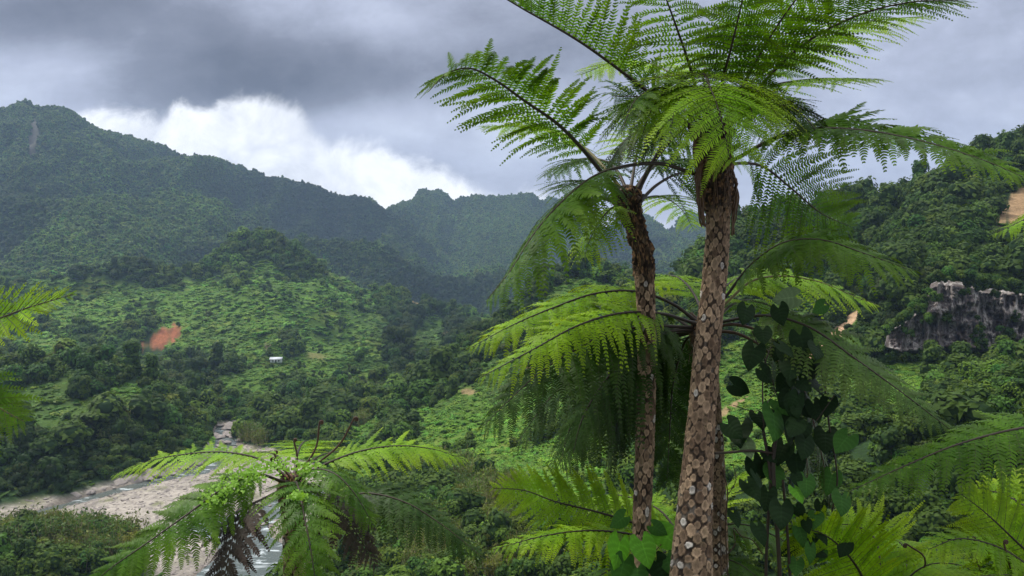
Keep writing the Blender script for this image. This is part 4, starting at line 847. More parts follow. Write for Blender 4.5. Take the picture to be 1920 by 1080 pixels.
# ===== slim left fern
T2 = fern_root('tree_fern', 1200, 1500, 6.2, 'slim tree fern with a scarred trunk, left of the thick trunk')
_, tc2, tr2 = fern_trunk(T2, [(1194, 1500, 6.2, .115), (1198, 1200, 6.3, .075), (1202, 1060, 6.4, .065), (1203, 980, 6.4, .064), (1208, 860, 6.5, .068), (1212, 720, 6.5, .066), (1212, 600, 6.5, .066), (1208, 520, 6.5, .068), (1200, 460, 6.5, .068), (1188, 415, 6.5, .068), (1178, 385, 6.5, .088), (1176, 362, 6.5, .105), (1176, 350, 6.5, .07)], 6, .050, .85, 23, .05, True, .10)
c2 = at(1178, 372, 6.5); fibres(T2, c2, .09, 60, 3, .12, .02, .25); stubs(T2, c2, .105, 8, 4, (.04, .10), (-.06, .02), .8)
F(T2, [(1168, 370, 6.45), (1130, 325, 6.4), (1088, 275, 6.2), (1045, 232, 5.9), (985, 190, 5.6), (925, 148, 5.3), (880, 128, 5.1), (835, 140, 4.9), (803, 172, 4.8)], 'mid', L=.58, n=36, droop=.26, stipe=.22, seed=21, r0=.016, roll=-22, fold=16, sweep=.28, lw=0.85, dn=1.0, ll=0.055)
F(T2, [(1172, 365, 6.5), (1142, 325, 6.6), (1112, 292, 6.8), (1080, 265, 7.0), (1035, 243, 7.2), (975, 237, 7.4), (905, 238, 7.5)], 'bright', 'olive', L=.48, n=28, droop=.2, stipe=.30, seed=22, r0=.015, roll=-8)
F(T2, [(1192, 365, 6.5), (1212, 325, 6.45), (1238, 275, 6.3), (1240, 225, 6.1), (1210, 185, 5.8), (1150, 180, 5.6)], 'mid', L=.55, n=26, droop=.3, stipe=.35, seed=23, r0=.017, side=(.4, .6, .5))
F(T2, [(1194, 362, 6.5), (1225, 305, 6.5), (1272, 248, 6.4), (1330, 200, 6.3), (1395, 165, 6.1), (1450, 165, 6.0)], 'mid', L=.5, n=26, droop=.3, stipe=.3, seed=24, r0=.017, roll=10)
F(T2, [(1175, 385, 6.45), (1152, 388, 6.3), (1128, 410, 6.1), (1108, 445, 6.0), (1096, 480, 5.95)], 'bright', L=.36, n=20, droop=.5, stipe=.2, seed=25, r0=.010)
F(T2, [(1200, 378, 6.5), (1230, 348, 6.7), (1275, 325, 7.0), (1320, 330, 7.4), (1370, 350, 7.8)], 'mid', L=.62, n=24, droop=.22, stipe=.25, seed=26, r0=.013, side=(0, .6, 1))
F(T2, [(1195, 380, 6.6), (1215, 370, 7.0), (1245, 370, 7.5), (1280, 395, 8.0), (1300, 430, 8.3)], 'bright', L=.5, n=20, droop=.25, stipe=.2, seed=27, r0=.010)
F(T2, [(1165, 375, 6.6), (1130, 345, 7.0), (1085, 340, 7.5), (1040, 360, 8.0)], 'mid', L=.5, n=20, droop=.3, stipe=.25, seed=28, r0=.011)
F(T2, [(1176, 360, 6.5), (1158, 322, 6.7), (1128, 300, 7.1), (1080, 300, 7.5), (1020, 330, 7.9)], 'mid', L=.45, n=26, droop=.35, stipe=.25, seed=221, r0=.013)
F(T2, [(1182, 358, 6.5), (1190, 310, 6.8), (1200, 262, 7.2), (1212, 235, 7.7)], 'bright', L=.5, n=22, droop=.3, stipe=.3, seed=222, side=(1, 0, 0), r0=.013)
F(T2, [(1170, 368, 6.45), (1145, 345, 6.2), (1115, 352, 5.9), (1088, 385, 5.7), (1070, 430, 5.6)], 'mid', L=.34, n=26, droop=.45, stipe=.25, seed=223, r0=.012)
F(T2, [(1188, 360, 6.5), (1215, 322, 6.7), (1255, 300, 7.0), (1300, 305, 7.3), (1340, 335, 7.5)], 'mid', L=.45, n=26, droop=.35, stipe=.25, seed=224, r0=.013)
v, f = tube([at(1172, 385, 6.45), at(1150, 378, 6.35), at(1128, 370, 6.25), at(1110, 365, 6.2), at(1109.5, 364.8, 6.2)], [.020, .017, .013, .010, .001], 8); ob('broken_stalk', mesh('broken_stalk', v-np.array(T2.location), [f], SM['brown'], smooth=True), T2)
# ===== middle fern behind the trunks
T3 = fern_root('tree_fern', 1345, 1500, 6.7, 'mid height tree fern whose crown spreads behind both tall trunks')
_, tc3, tr3 = fern_trunk(T3, [(1346, 1500, 6.7, .13), (1343, 1200, 6.7, .11), (1340, 1000, 6.8, .098), (1336, 850, 6.8, .088), (1330, 740, 6.85, .082), (1322, 660, 6.9, .085), (1318, 620, 6.9, .10), (1318, 600, 6.9, .06)], 9, .034, .25, 43, .22, True, .3)
c3 = at(1318, 615, 6.9); fibres(T3, c3, .10, 50, 5, .14, .02, .25); stubs(T3, c3, .09, 7, 6, (.05, .12))
F(T3, [(1308, 605, 6.9), (1265, 572, 6.9), (1200, 548, 6.8), (1120, 550, 6.6), (1030, 580, 6.4), (950, 615, 6.2), (886, 650, 6.1)], 'bright', L=.50, n=34, droop=.42, stipe=.20, seed=31, roll=26, lw=.90, dn=1.05)
F(T3, [(1308, 608, 6.85), (1240, 588, 6.6), (1160, 588, 6.3), (1080, 612, 6.0), (1000, 655, 5.8), (900, 708, 5.7)], 'bright', L=.40, n=34, droop=.40, stipe=.20, seed=32, roll=30, lw=.90, dn=1.05)
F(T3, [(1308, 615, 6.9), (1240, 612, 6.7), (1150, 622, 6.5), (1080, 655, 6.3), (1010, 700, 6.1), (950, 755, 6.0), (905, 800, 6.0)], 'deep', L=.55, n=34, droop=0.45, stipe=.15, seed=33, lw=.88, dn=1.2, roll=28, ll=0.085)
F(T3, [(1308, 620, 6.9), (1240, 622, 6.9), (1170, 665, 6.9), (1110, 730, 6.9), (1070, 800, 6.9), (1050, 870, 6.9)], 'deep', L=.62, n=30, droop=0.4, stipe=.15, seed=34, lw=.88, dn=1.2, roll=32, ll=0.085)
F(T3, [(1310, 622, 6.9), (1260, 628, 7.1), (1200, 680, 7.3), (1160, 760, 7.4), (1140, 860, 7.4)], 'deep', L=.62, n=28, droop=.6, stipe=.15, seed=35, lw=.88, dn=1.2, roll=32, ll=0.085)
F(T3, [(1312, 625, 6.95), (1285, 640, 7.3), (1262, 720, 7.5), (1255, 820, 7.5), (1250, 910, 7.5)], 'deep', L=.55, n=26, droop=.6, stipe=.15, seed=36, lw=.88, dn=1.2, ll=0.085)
F(T3, [(1328, 600, 6.9), (1362, 555, 6.8), (1410, 495, 6.6), (1470, 455, 6.4), (1540, 450, 6.2), (1620, 475, 6.0), (1712, 508, 5.9)], 'mid', L=.52, n=34, droop=.38, stipe=.22, seed=37, roll=-24, lw=.90, dn=1.05, ll=0.08)
F(T3, [(1328, 603, 6.9), (1370, 560, 7.0), (1410, 527, 7.1), (1470, 518, 7.2), (1540, 530, 7.3), (1600, 555, 7.4), (1645, 572, 7.4)], 'bright', 'olive', L=.44, n=34, droop=.36, stipe=.22, seed=38, roll=-28, lw=.90, dn=1.05)
F(T3, [(1325, 612, 6.85), (1370, 600, 6.6), (1440, 592, 6.3), (1520, 615, 6.0), (1600, 670, 5.8), (1690, 735, 5.6), (1785, 808, 5.5)], 'grey', 'dark', L=.36, n=40, droop=0.42, stipe=.28, seed=39, roll=-30, lw=.88, dn=1.05, ll=0.08)
F(T3, [(1325, 620, 6.85), (1375, 608, 6.6), (1430, 625, 6.4), (1480, 670, 6.3), (1510, 740, 6.25), (1535, 830, 6.2), (1560, 940, 6.2)], 'deep', 'brown', L=.34, n=36, droop=.7, stipe=.25, seed=40, lw=.88, dn=1.05, ll=0.08)
F(T3, [(1322, 600, 6.95), (1300, 550, 7.3), (1270, 520, 7.7), (1235, 520, 8.1), (1190, 545, 8.4)], 'bright', L=.6, n=24, droop=.3, stipe=.2, seed=41, lw=.90, dn=1.05)
F(T3, [(1325, 600, 6.95), (1350, 550, 7.4), (1385, 520, 7.9), (1430, 515, 8.3)], 'bright', L=.55, n=22, droop=.3, stipe=.2, seed=42, lw=.90, dn=1.05)
F(T3, [(1330, 612, 6.9), (1375, 570, 7.3), (1420, 565, 7.7), (1470, 590, 8.0), (1510, 640, 8.2)], 'mid', L=.5, n=24, droop=.4, stipe=.2, seed=44, lw=.90, dn=1.05)
F(T3, [(1300, 618, 7.0), (1250, 590, 7.3), (1190, 600, 7.6), (1130, 640, 7.8), (1090, 700, 7.9)], 'deep', L=.55, n=26, droop=.5, stipe=.2, seed=45, lw=.90, dn=1.05)
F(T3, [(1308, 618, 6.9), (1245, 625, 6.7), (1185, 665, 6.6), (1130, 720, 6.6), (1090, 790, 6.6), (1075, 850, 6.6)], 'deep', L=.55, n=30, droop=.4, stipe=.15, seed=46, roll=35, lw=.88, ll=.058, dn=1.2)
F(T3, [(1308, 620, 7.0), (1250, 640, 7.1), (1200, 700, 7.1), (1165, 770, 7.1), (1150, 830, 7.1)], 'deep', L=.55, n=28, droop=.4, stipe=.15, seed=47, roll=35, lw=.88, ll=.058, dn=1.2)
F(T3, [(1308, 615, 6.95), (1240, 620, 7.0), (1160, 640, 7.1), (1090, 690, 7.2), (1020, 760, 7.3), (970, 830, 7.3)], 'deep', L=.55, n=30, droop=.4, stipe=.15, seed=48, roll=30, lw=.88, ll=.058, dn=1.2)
F(T3, [(1325, 622, 6.9), (1380, 625, 6.8), (1440, 660, 6.7), (1490, 730, 6.7), (1510, 830, 6.7), (1515, 930, 6.7)], 'deep', 'brown', L=.36, n=32, droop=.5, stipe=.2, seed=49, roll=-30, lw=.88, ll=.056, dn=1.1)
# ===== lower left fern
T4 = fern_root('tree_fern', 556, 1700, 8.6, 'wide low tree fern crown in front of the river, with curled fiddleheads')
_, tc4, tr4 = fern_trunk(T4, [(552, 1700, 8.6, .14), (552, 1300, 8.6, .12), (552, 1080, 8.6, .11), (550, 960, 8.6, .12), (550, 915, 8.6, .15), (550, 890, 8.6, .09)], 8, .046, .5, 63, .08)
c4 = at(550, 905, 8.6); stubs(T4, c4, .12, 8, 7, (.06, .16))
F(T4, [(540, 895, 8.6), (490, 862, 8.7), (420, 848, 8.8), (345, 852, 8.9), (275, 866, 9.0), (214, 890, 9.0)], 'bright', L=.46, n=32, droop=.22, stipe=.18, seed=51, roll=18, lw=.90, dn=1.05, asym2=0.8)
F(T4, [(535, 905, 8.5), (480, 890, 8.2), (420, 915, 7.9), (350, 965, 7.6), (280, 1015, 7.4), (190, 1080, 7.2), (150, 1130, 7.2)], 'mid', L=.66, n=32, droop=0.28, stipe=.15, seed=52, roll=34, lw=1.0, dn=1.25, ll=0.085, asym2=0.6, asym=0.7)
F(T4, [(535, 915, 8.45), (500, 932, 8.2), (462, 955, 7.9), (438, 1005, 7.7), (425, 1060, 7.6), (412, 1140, 7.6)], 'brown', 'dark', L=0.4, n=26, droop=0.3, stipe=.2, seed=53, side=(-1, 0, -.4), gaps=0, label='dead brown drooping frond', lw=1.25, dn=0.7, ll=0.075, jit=0.14)
F(T4, [(552, 905, 8.5), (556, 905, 8.1), (562, 925, 7.7), (572, 975, 7.4), (584, 1040, 7.2), (596, 1120, 7.1)], 'mid', L=0.52, n=26, droop=.30, stipe=.12, seed=54, side=(-1, 0, 0), lw=.88, dn=1.15, ll=0.07)
F(T4, [(570, 915, 8.5), (600, 928, 8.3), (640, 960, 8.1), (672, 1005, 8.0), (708, 1065, 8.0)], 'brown', 'dark', L=.34, n=24, droop=.4, stipe=.2, seed=55, label='dead dark brown frond on the right side', lw=1.2, dn=0.8, roll=-20, ll=0.07)
F(T4, [(565, 912, 8.6), (620, 934, 8.5), (690, 925, 8.4), (760, 942, 8.3), (830, 985, 8.2), (905, 1045, 8.1)], 'deep', L=.40, n=34, droop=0.4, stipe=.25, seed=56, lw=.88, dn=1.3, roll=-28, ll=0.08)
F(T4, [(562, 895, 8.6), (615, 868, 8.7), (680, 845, 8.8), (745, 836, 8.9), (810, 842, 9.0), (874, 862, 9.1)], 'bright', L=.46, n=32, droop=.25, stipe=.18, seed=57, roll=-18, lw=.90, dn=1.05)
F(T4, [(552, 890, 8.7), (558, 850, 9.1), (568, 830, 9.6), (580, 828, 10.2), (590, 835, 10.7)], 'bright', L=.6, n=26, droop=.15, stipe=.15, seed=58, lw=.90, dn=1.05)
F(T4, [(545, 890, 8.7), (520, 855, 9.1), (490, 848, 9.6), (450, 852, 10.0), (405, 862, 10.3)], 'bright', L=.5, n=24, droop=.2, stipe=.2, seed=59, lw=.90, dn=1.05)
F(T4, [(558, 890, 8.7), (600, 855, 9.1), (650, 848, 9.6), (700, 855, 10.0)], 'mid', L=.5, n=24, droop=.25, stipe=.2, seed=60, lw=.90, dn=1.05)
F(T4, [(558, 900, 8.5), (590, 880, 8.2), (630, 890, 8.0), (668, 930, 7.9), (700, 985, 7.9)], 'mid', L=.42, n=24, droop=.4, stipe=.2, seed=62, lw=.88, dn=1.05)
def fiddle(parent, pts, r0, curl, label=None, flip=1):
    org = np.array(parent.location); P = np.array([at(*p) for p in pts]); c = spline(P, 14)
    a = np.linspace(0, 2.2*2*np.pi, 40); rr = curl*np.exp(-a*.13); e = c[-1]; t_ = norm(c[-1]-c[-2]); s_ = np.array([1., 0, 0])*flip; s_ = norm(s_-t_*(s_@t_))
    ctr = e+s_*curl; sp = ctr[None]+(-s_[None]*np.cos(a)[:, None]+t_[None]*np.sin(a)[:, None])*rr[:, None]; pts_ = np.concatenate([c, sp[1:]])
    rad = np.concatenate([np.linspace(r0, r0*.75, 14), np.linspace(r0*.75, r0*.45, 39)]); v, f = tube(pts_, rad, 7)
    o = ob('fiddlehead', mesh('fiddlehead', v-org, [f], SM['brown'], smooth=True), parent)
    if label: o['label'] = label
M_fid = SM['brown']
for pts, cu_ in [([(540, 900, 8.5), (520, 880, 8.4), (508, 862, 8.3)], .030), ([(545, 895, 8.5), (522, 868, 8.5), (514, 850, 8.5)], .022), ([(556, 890, 8.6), (557, 855, 8.6), (551, 826, 8.6)], .018), ([(560, 890, 8.7), (592, 840, 8.8), (599, 792, 8.8)], .024), ([(565, 890, 8.7), (635, 835, 8.8), (664, 784, 8.8)], .026)]:
    fiddle(T4, pts, .013, cu_)
# ===== bright fern behind the trunk feet
T5 = fern_root('tree_fern', 1290, 1350, 7.4, 'low bright green tree fern spreading behind the feet of the tall trunks')
fern_trunk(T5, [(1290, 1350, 7.4, .12), (1286, 1150, 7.4, .11), (1284, 1040, 7.4, .12), (1284, 1015, 7.4, .08)], 8, .046, .3, 73, .08)
F(T5, [(1280, 1025, 7.4), (1200, 985, 7.3), (1120, 960, 7.2), (1040, 940, 7.1), (985, 920, 7.1), (925, 915, 7.0)], 'bright', L=.52, n=30, droop=.10, stipe=.12, seed=71, side=(0, .5, 1), lw=.90, dn=1.05)
F(T5, [(1280, 1030, 7.35), (1200, 1005, 7.0), (1110, 995, 6.8), (1020, 1005, 6.6), (925, 1030, 6.5)], 'bright', L=.46, n=30, droop=.40, stipe=.12, seed=72, roll=15, lw=.90, dn=1.05)
F(T5, [(1282, 1022, 7.5), (1240, 960, 7.8), (1170, 930, 8.1), (1100, 935, 8.4)], 'bright', L=.5, n=24, droop=.2, stipe=.15, seed=73, lw=.90, dn=1.05)
F(T5, [(1290, 1022, 7.5), (1320, 950, 7.8), (1370, 905, 8.1), (1410, 885, 8.4)], 'bright', L=.55, n=24, droop=.15, stipe=.15, seed=74, side=(1, 0, .7), lw=.90, dn=1.05)
F(T5, [(1292, 1030, 7.4), (1340, 990, 7.3), (1400, 985, 7.2), (1470, 1015, 7.1), (1530, 1065, 7.0)], 'mid', L=.5, n=26, droop=.3, stipe=.15, seed=75, lw=.90, dn=1.05)
F(T5, [(1280, 1035, 7.35), (1220, 1040, 7.1), (1150, 1065, 6.9), (1080, 1110, 6.8)], 'mid', L=.45, n=24, droop=.35, stipe=.12, seed=76, lw=.90, dn=1.05)
F(T5, [(1295, 1030, 7.3), (1335, 1040, 7.0), (1390, 1060, 6.8), (1440, 1100, 6.7)], 'mid', L=.45, n=26, droop=.3, stipe=.15, seed=77)
# ===== bottom right ferns
T6 = fern_root('tree_fern', 1640, 1400, 6.4, 'pale green tree fern at the bottom edge just right of the vine')
fern_trunk(T6, [(1640, 1400, 6.4, .12), (1640, 1250, 6.4, .11), (1640, 1180, 6.4, .08)], 8, .046, .3, 83, .08)
F(T6, [(1640, 1190, 6.4), (1620, 1090, 6.3), (1585, 1035, 6.2), (1540, 1000, 6.1), (1480, 985, 6.0)], 'bright', L=.5, n=26, droop=.15, stipe=.2, seed=81, side=(1, 0, .4), lw=.90, dn=1.05)
F(T6, [(1645, 1190, 6.4), (1650, 1080, 6.5), (1640, 1010, 6.7), (1600, 985, 6.9), (1550, 985, 7.1)], 'bright', L=.55, n=26, droop=.12, stipe=.2, seed=82, side=(1, 0, .8), lw=.90, dn=1.05)
F(T6, [(1650, 1190, 6.4), (1690, 1100, 6.3), (1740, 1060, 6.2), (1800, 1060, 6.1), (1850, 1090, 6.0)], 'bright', L=.46, n=26, droop=.2, stipe=.2, seed=83, roll=-15, lw=.90, dn=1.05)
F(T6, [(1655, 1185, 6.5), (1700, 1060, 6.8), (1690, 1020, 7.1), (1650, 1000, 7.4)], 'bright', L=.5, n=24, droop=.2, stipe=.2, seed=84, side=(1, 0, 0), lw=.90, dn=1.05)
fiddle(T6, [(1650, 1190, 6.3), (1735, 1050, 6.2), (1700, 1020, 6.2)], .009, .018, None, -1)
T7 = fern_root('tree_fern', 2060, 1450, 5.6, 'pale green tree fern filling the bottom right corner')
fern_trunk(T7, [(2060, 1450, 5.6, .12), (2060, 1250, 5.6, .11), (2060, 1180, 5.6, .08)], 8, .046, .3, 93, .08)
F(T7, [(2050, 1190, 5.6), (1980, 1090, 5.6), (1900, 1010, 5.6), (1840, 955, 5.6), (1800, 925, 5.6)], 'bright', L=.50, n=28, droop=.12, stipe=.15, seed=91, side=(.5, 0, 1), lw=.90, dn=1.05)
F(T7, [(2055, 1190, 5.6), (2000, 1050, 5.8), (1950, 975, 6.1), (1890, 930, 6.4), (1830, 915, 6.7)], 'bright', L=.55, n=28, droop=.15, stipe=.15, seed=92, side=(.6, 0, 1), lw=.90, dn=1.05)
F(T7, [(2050, 1195, 5.5), (1980, 1120, 5.3), (1900, 1080, 5.1), (1830, 1080, 5.0)], 'bright', L=.45, n=24, droop=.2, stipe=.15, seed=93, roll=15, lw=.90, dn=1.05)
fiddle(T7, [(2030, 1190, 5.5), (1850, 1090, 5.3), (1822, 1012, 5.3)], .008, .015); fiddle(T7, [(2030, 1190, 5.5), (1905, 1090, 5.3), (1882, 1018, 5.3)], .008, .017)
F(T7, [(2055, 1190, 5.6), (2010, 1020, 5.7), (1985, 920, 5.9), (1950, 860, 6.2)], 'bright', L=.5, n=28, droop=.15, stipe=.15, seed=94, side=(1, 0, .3), lw=.9)
F(T7, [(2050, 1192, 5.55), (1960, 1090, 5.4), (1880, 1030, 5.3), (1800, 1010, 5.25), (1740, 1030, 5.2)], 'bright', L=.45, n=28, droop=.25, stipe=.15, seed=95, roll=25, lw=.9)
T8 = fern_root('tree_fern', 2250, 1300, 5.2, 'tree fern beyond the right edge reaching a long arching frond into view')
fern_trunk(T8, [(2250, 1300, 5.2, .12), (2250, 1000, 5.2, .11), (2250, 850, 5.2, .09)], 8, .046, .3, 97, .08)
F(T8, [(2240, 860, 5.2), (2150, 815, 5.2), (2030, 795, 5.2), (1920, 802, 5.2), (1800, 832, 5.2), (1700, 872, 5.2), (1592, 922, 5.2)], 'mid', L=.40, n=42, droop=.40, stipe=.12, seed=98, roll=32, lw=.88, dn=1.05, ll=0.08)
T9 = fern_root('tree_fern', 2280, 1000, 6.0, 'tree fern outside the right edge with one bright frond tip showing')
fern_trunk(T9, [(2280, 1000, 6.0, .12), (2280, 600, 6.0, .11), (2280, 400, 6.0, .09)], 8, .046, .3, 99, .08)
F(T9, [(2270, 405, 6.0), (2180, 360, 6.0), (2080, 355, 6.0), (1980, 385, 6.0), (1868, 437, 6.0)], 'bright', L=.40, n=32, droop=.35, stipe=.15, seed=101, roll=16, lw=.90, dn=1.05)
T10 = fern_root('tree_fern', -330, 1250, 4.6, 'tree fern outside the left edge with two yellow green fronds reaching in')
fern_trunk(T10, [(-330, 1250, 4.6, .12), (-330, 900, 4.6, .11), (-330, 740, 4.6, .09)], 8, .046, .3, 105, .08)
F(T10, [(-320, 745, 4.6), (-230, 670, 4.6), (-130, 640, 4.6), (-40, 612, 4.5), (50, 578, 4.45), (137, 552, 4.4)], 'bright', L=.34, n=30, droop=.05, stipe=.15, seed=102, side=(0, .7, 1), sweep=.5, lw=.90, dn=1.05)
F(T10, [(-320, 750, 4.6), (-230, 705, 4.7), (-120, 715, 4.8), (-40, 745, 4.9), (44, 790, 5.0)], 'mid', 'olive', L=.42, n=26, droop=.25, stipe=.15, seed=103, side=(0, .6, 1), lw=.90, dn=1.05)
# ------------------------------------------------------------------ climbing vine with heart leaves
M_heart = {}
def heart_mat(name, a, b, tr=.2):
    m, t, o = mat(name); ca = t.new('ShaderNodeVertexColor', layer_name='Col'); n = t.noise(t.new('ShaderNodeNewGeometry').outputs['Position'], 20, 3)
    col = t.mix(1.0, t.mix(n, a, b), ca.outputs[0], 'MULTIPLY'); p = principled(t, col, .55, .10); x = t.new('ShaderNodeBsdfTranslucent'); t.put(x.inputs[0], t.mix(1.0, col, (1.3, 1.4, .5), 'MULTIPLY'))
    mx = t.new('ShaderNodeMixShader'); mx.inputs[0].default_value = tr; t.l.new(p.outputs[0], mx.inputs[1]); t.l.new(x.outputs[0], mx.inputs[2]); t.l.new(mx.outputs[0], o.inputs[0]); return m
HM = {'dark': heart_mat('dark_vine_leaf', (.008, .020, .006), (.013, .032, .009), .06), 'mid': heart_mat('vine_leaf', (.028, .085, .016), (.045, .12, .02), .2), 'light': heart_mat('fresh_vine_leaf', (.09, .26, .022), (.13, .33, .03), .35), 'pale': heart_mat('pale_leaf_underside', (.13, .19, .09), (.17, .24, .11), .1)}
def heart_geo(n=11, m=15):
    """heart-shaped blade, tip at -Y, stalk notch near the origin, veins pressed in"""
    vs, cs = [], []
    tt = np.linspace(0, 1, m)
    for i, t in enumerate(tt):
        hw = .47*(np.sin(np.pi*np.clip(t*.94+.06, 0, 1)**.60)**.9)*(1-.05*t)+.001
        for u in np.linspace(-1, 1, n):
            x = hw*u; lobe = .30*(1-t)**3.5*min(1, abs(u)*1.6)**1.3; y = -t*.95+lobe
            z = -.16*x*x-.22*max(0, t-.45)**2*1.5+.05*abs(u)*(1-t)-.03*abs(u)
            vein = abs(((t*6-abs(u)*1.3) % 1)-.5); z += -.012*(vein < .14)
            vs.append((x, y, z)); cs.append(1.0+(.35 if abs(u) < .05 else 0)+(.28 if vein < .12 else 0))
    I_ = np.arange(n*m).reshape(m, n); f = np.stack([I_[:-1, :-1], I_[:-1, 1:], I_[1:, 1:], I_[1:, :-1]], -1).reshape(-1, 4)
    return np.array(vs), f, np.repeat(np.array(cs)[:, None], 3, 1)
HG = heart_geo(21, 25)
HME = {k: mesh('leaf', HG[0], [HG[1]], HM[k], smooth=True, col=HG[2]) for k in HM}
from mathutils import Matrix
def hleaf(parent, px, py, d, size_px, rot, tone, tilt=0, yaw=0, stalk_to=None):
    s = size_px/FP*d; p = at(px, py, d)-np.array(parent.location)
    o = ob('leaf', HME[tone], parent)
    M = Matrix.Rotation(R(yaw), 4, 'Z') @ Matrix.Rotation(R(rot), 4, 'Y') @ Matrix.Rotation(R(90-tilt), 4, 'X')
    o.matrix_local = Matrix.Translation(Vector(p)) @ M @ Matrix.Diagonal((s, s, s, 1)); return o
VN = bpy.data.objects.new('climbing_vine', None); C.objects.link(VN); VN.location = tuple(at(1470, 1500, 6.0)); tag(VN, 'dark climbing vine with big heart-shaped leaves hanging beside the thick trunk', 'vine')
def stems(parent, lst, m, name='stem'):
    parts = [tube(spline(np.array([at(*q) for q in l]), 30), r_, 6) for l, r_ in lst]; v, f = join(parts); return ob(name, mesh(name, v-np.array(parent.location), [f], m, smooth=True), parent)
stems(VN, [([(1465, 1500, 6.0), (1462, 1080, 6.0), (1455, 960, 6.0), (1450, 860, 6.05), (1465, 760, 6.1), (1478, 680, 6.2), (1460, 610, 6.4)], .016), ([(1440, 1500, 6.05), (1436, 1080, 6.05), (1440, 980, 6.05), (1445, 900, 6.05), (1430, 800, 6.1)], .012), ([(1492, 1500, 6.0), (1480, 1060, 6.0), (1475, 980, 6.0), (1468, 900, 6.0)], .011),
           ([(1340, 850, 5.95), (1370, 848, 6.0), (1410, 845, 6.0), (1450, 850, 6.05)], .010), ([(1432, 800, 6.0), (1430, 735, 6.05), (1432, 690, 6.1), (1450, 640, 6.2)], .006), ([(1500, 620, 6.2), (1540, 700, 6.15), (1555, 800, 6.1), (1570, 900, 6.1), (1560, 960, 6.1)], .007),
           ([(1375, 760, 5.9), (1420, 770, 5.95), (1455, 735, 6.0)], .003), ([(1410, 620, 6.1), (1440, 690, 6.1), (1462, 760, 6.1)], .004), ([(1565, 740, 6.0), (1530, 790, 6.0), (1500, 830, 6.0)], .004)], SM['dark'])
LV = [(1415, 680, 62, 10, 'dark'), (1428, 715, 48, -40, 'dark'), (1468, 668, 50, 20, 'dark'), (1500, 655, 60, -15, 'dark'), (1488, 705, 70, 5, 'dark'), (1530, 672, 52, 30, 'dark'), (1375, 745, 52, -65, 'dark'), (1458, 775, 52, -30, 'mid'), (1480, 760, 48, 25, 'dark'), (1522, 735, 50, 5, 'dark'),
      (1450, 812, 84, 30, 'mid'), (1398, 850, 46, -8, 'pale'), (1365, 820, 56, -50, 'dark'), (1388, 830, 70, -20, 'dark'), (1420, 800, 50, 10, 'dark'), (1495, 815, 52, 20, 'dark'), (1470, 860, 58, 10, 'dark'), (1510, 850, 60, 25, 'dark'), (1548, 840, 66, 0, 'dark'), (1590, 845, 60, 25, 'mid'), (1412, 890, 58, -15, 'dark'), (1450, 905, 58, 8, 'mid'), (1492, 880, 62, 0, 'dark'),
      (1402, 930, 54, -12, 'dark'), (1440, 945, 52, 0, 'dark'), (1512, 920, 50, 12, 'mid'), (1560, 915, 56, 12, 'mid'), (1578, 955, 56, 20, 'mid'), (1490, 935, 42, 0, 'light'), (1465, 975, 62, 5, 'dark'), (1484, 966, 28, 5, 'light'), (1530, 985, 44, 0, 'mid'), (1420, 1010, 52, 0, 'dark'), (1498, 1012, 50, 0, 'mid'), (1532, 1012, 36, 20, 'dark'), (1520, 1045, 44, 15, 'mid'), (1494, 1070, 40, 0, 'mid'), (1540, 1050, 36, 30, 'mid'),
      (1545, 590, 40, 60, 'mid'), (1490, 582, 56, 80, 'pale'), (1400, 600, 50, 20, 'dark'), (1460, 600, 50, -20, 'dark'), (1430, 640, 48, 0, 'dark'), (1520, 640, 50, 10, 'dark'), (1505, 690, 26, 30, 'light'), (1540, 700, 40, -10, 'dark'), (1375, 980, 40, 10, 'dark'), (1555, 770, 46, 10, 'dark'), (1525, 780, 50, -10, 'dark'), (1490, 770, 52, 12, 'dark')]
rl = random.Random(4)
for k_ in range(30):
    py_ = rl.uniform(660, 1060); LV.append((rl.gauss(1478+(py_-600)*.02, 40 if py_ > 780 else 26), py_, rl.uniform(26, 54), rl.uniform(-50, 50), 'dark'))
for px, py, s, ro, tn_ in LV: hleaf(VN, px, py-s*.45, 5.95+rl.uniform(-.12, .25), s*.78, ro, tn_, rl.uniform(0, 55), rl.uniform(-40, 40))
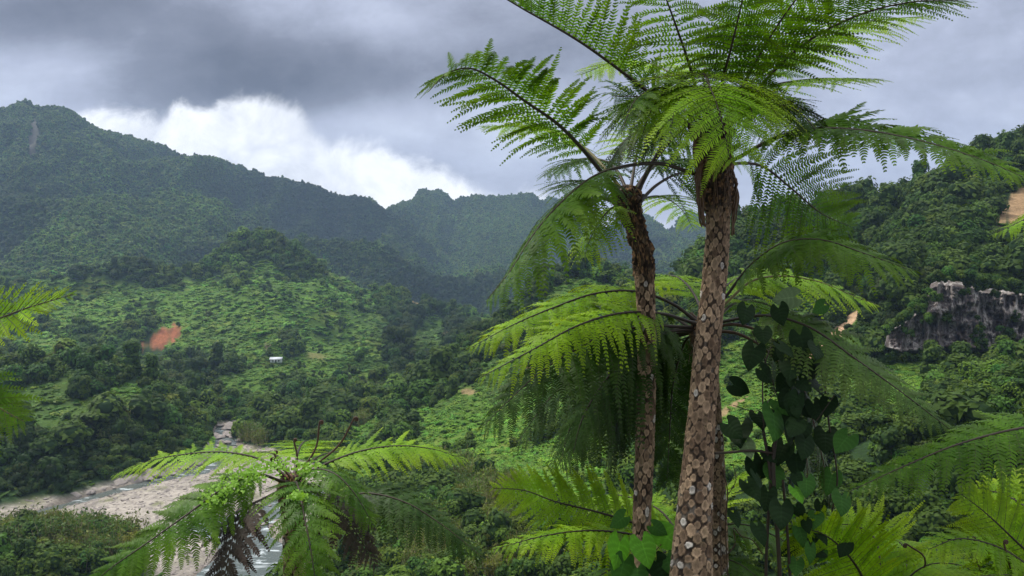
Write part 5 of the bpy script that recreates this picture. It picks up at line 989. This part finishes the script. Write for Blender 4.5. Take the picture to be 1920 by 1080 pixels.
# fresh heart-leaved climber at the foot of the slim trunk
V2 = bpy.data.objects.new('climbing_vine', None); C.objects.link(V2); V2.location = tuple(at(1215, 1500, 6.1)); tag(V2, 'fresh light green heart-leaved climber at the foot of the slim trunk', 'vine')
stems(V2, [([(1215, 1500, 6.1), (1212, 1100, 6.1), (1205, 1040, 6.1), (1190, 1010, 6.1)], .007), ([(1212, 1090, 6.1), (1225, 1040, 6.05), (1240, 1020, 6.0)], .005)], SM['olive'])
for px, py, s, ro, tn_ in [(1203, 1038, 58, -10, 'light'), (1162, 1040, 60, 25, 'light'), (1240, 1020, 56, -50, 'light'), (1170, 985, 40, 60, 'mid'), (1170, 1075, 58, 20, 'mid'), (1230, 1075, 56, -30, 'dark'), (1225, 1000, 34, -60, 'mid'), (1195, 1085, 50, 0, 'mid'), (1250, 1060, 40, -20, 'mid')]:
    hleaf(V2, px, py-s*.4, 5.95+rl.uniform(-.1, .1), s*.92, ro, tn_, rl.uniform(5, 35), rl.uniform(-25, 25))
# small-leaved creeper lying on the lower left crown
def small_climber(name, label, spots, n, size, m, seed, d0):
    r = np.random.default_rng(seed); P = []
    for px, py, d, rx, ry in spots:
        for _ in range(n): P.append(at(px+r.normal()*rx, py+r.normal()*ry, d+r.normal()*.12))
    P = np.array(P); N = norm(r.normal(size=P.shape)*.6+np.array([0, -.6, 1])); v, f = leafcards(P, N, size, seed, 1.2)
    o = ob(name, mesh(name, v, [f], m)); tag(o, label, 'creeper'); return o
M_cre = leaf_mat('creeper_leaf', (.13, .30, .02), (.24, .42, .04), .35, None, .5, .3, 8)
small_climber('creeper', 'bright small-leaved creeper draped over the left part of the low fern crown', [(520, 868, 8.1, 22, 9), (490, 880, 8.0, 22, 9), (455, 895, 7.9, 20, 9), (425, 915, 7.8, 18, 9), (400, 935, 7.75, 12, 9), (575, 880, 8.2, 14, 8), (600, 895, 8.2, 20, 14), (560, 930, 7.6, 8, 4)], 130, .034, M_cre, 9, 8)
# thin bare lianas by the trunk foot
LI = bpy.data.objects.new('liana', None); C.objects.link(LI); LI.location = tuple(at(1365, 1500, 6.2)); tag(LI, 'thin bare brown liana looping right of the thick trunk foot', 'liana')
stems(LI, [([(1362, 1500, 6.2), (1364, 1080, 6.2), (1360, 980, 6.2), (1364, 920, 6.2), (1355, 880, 6.2)], .005), ([(1355, 1500, 6.2), (1352, 1060, 6.2), (1350, 960, 6.2), (1356, 900, 6.2)], .004), ([(1364, 1040, 6.2), (1378, 1020, 6.2), (1376, 990, 6.2), (1390, 1005, 6.2), (1410, 1012, 6.2), (1430, 1040, 6.2)], .0045), ([(1364, 930, 6.2), (1380, 900, 6.2), (1374, 870, 6.2)], .003)], SM['brown'])
# root hanging from the middle crown
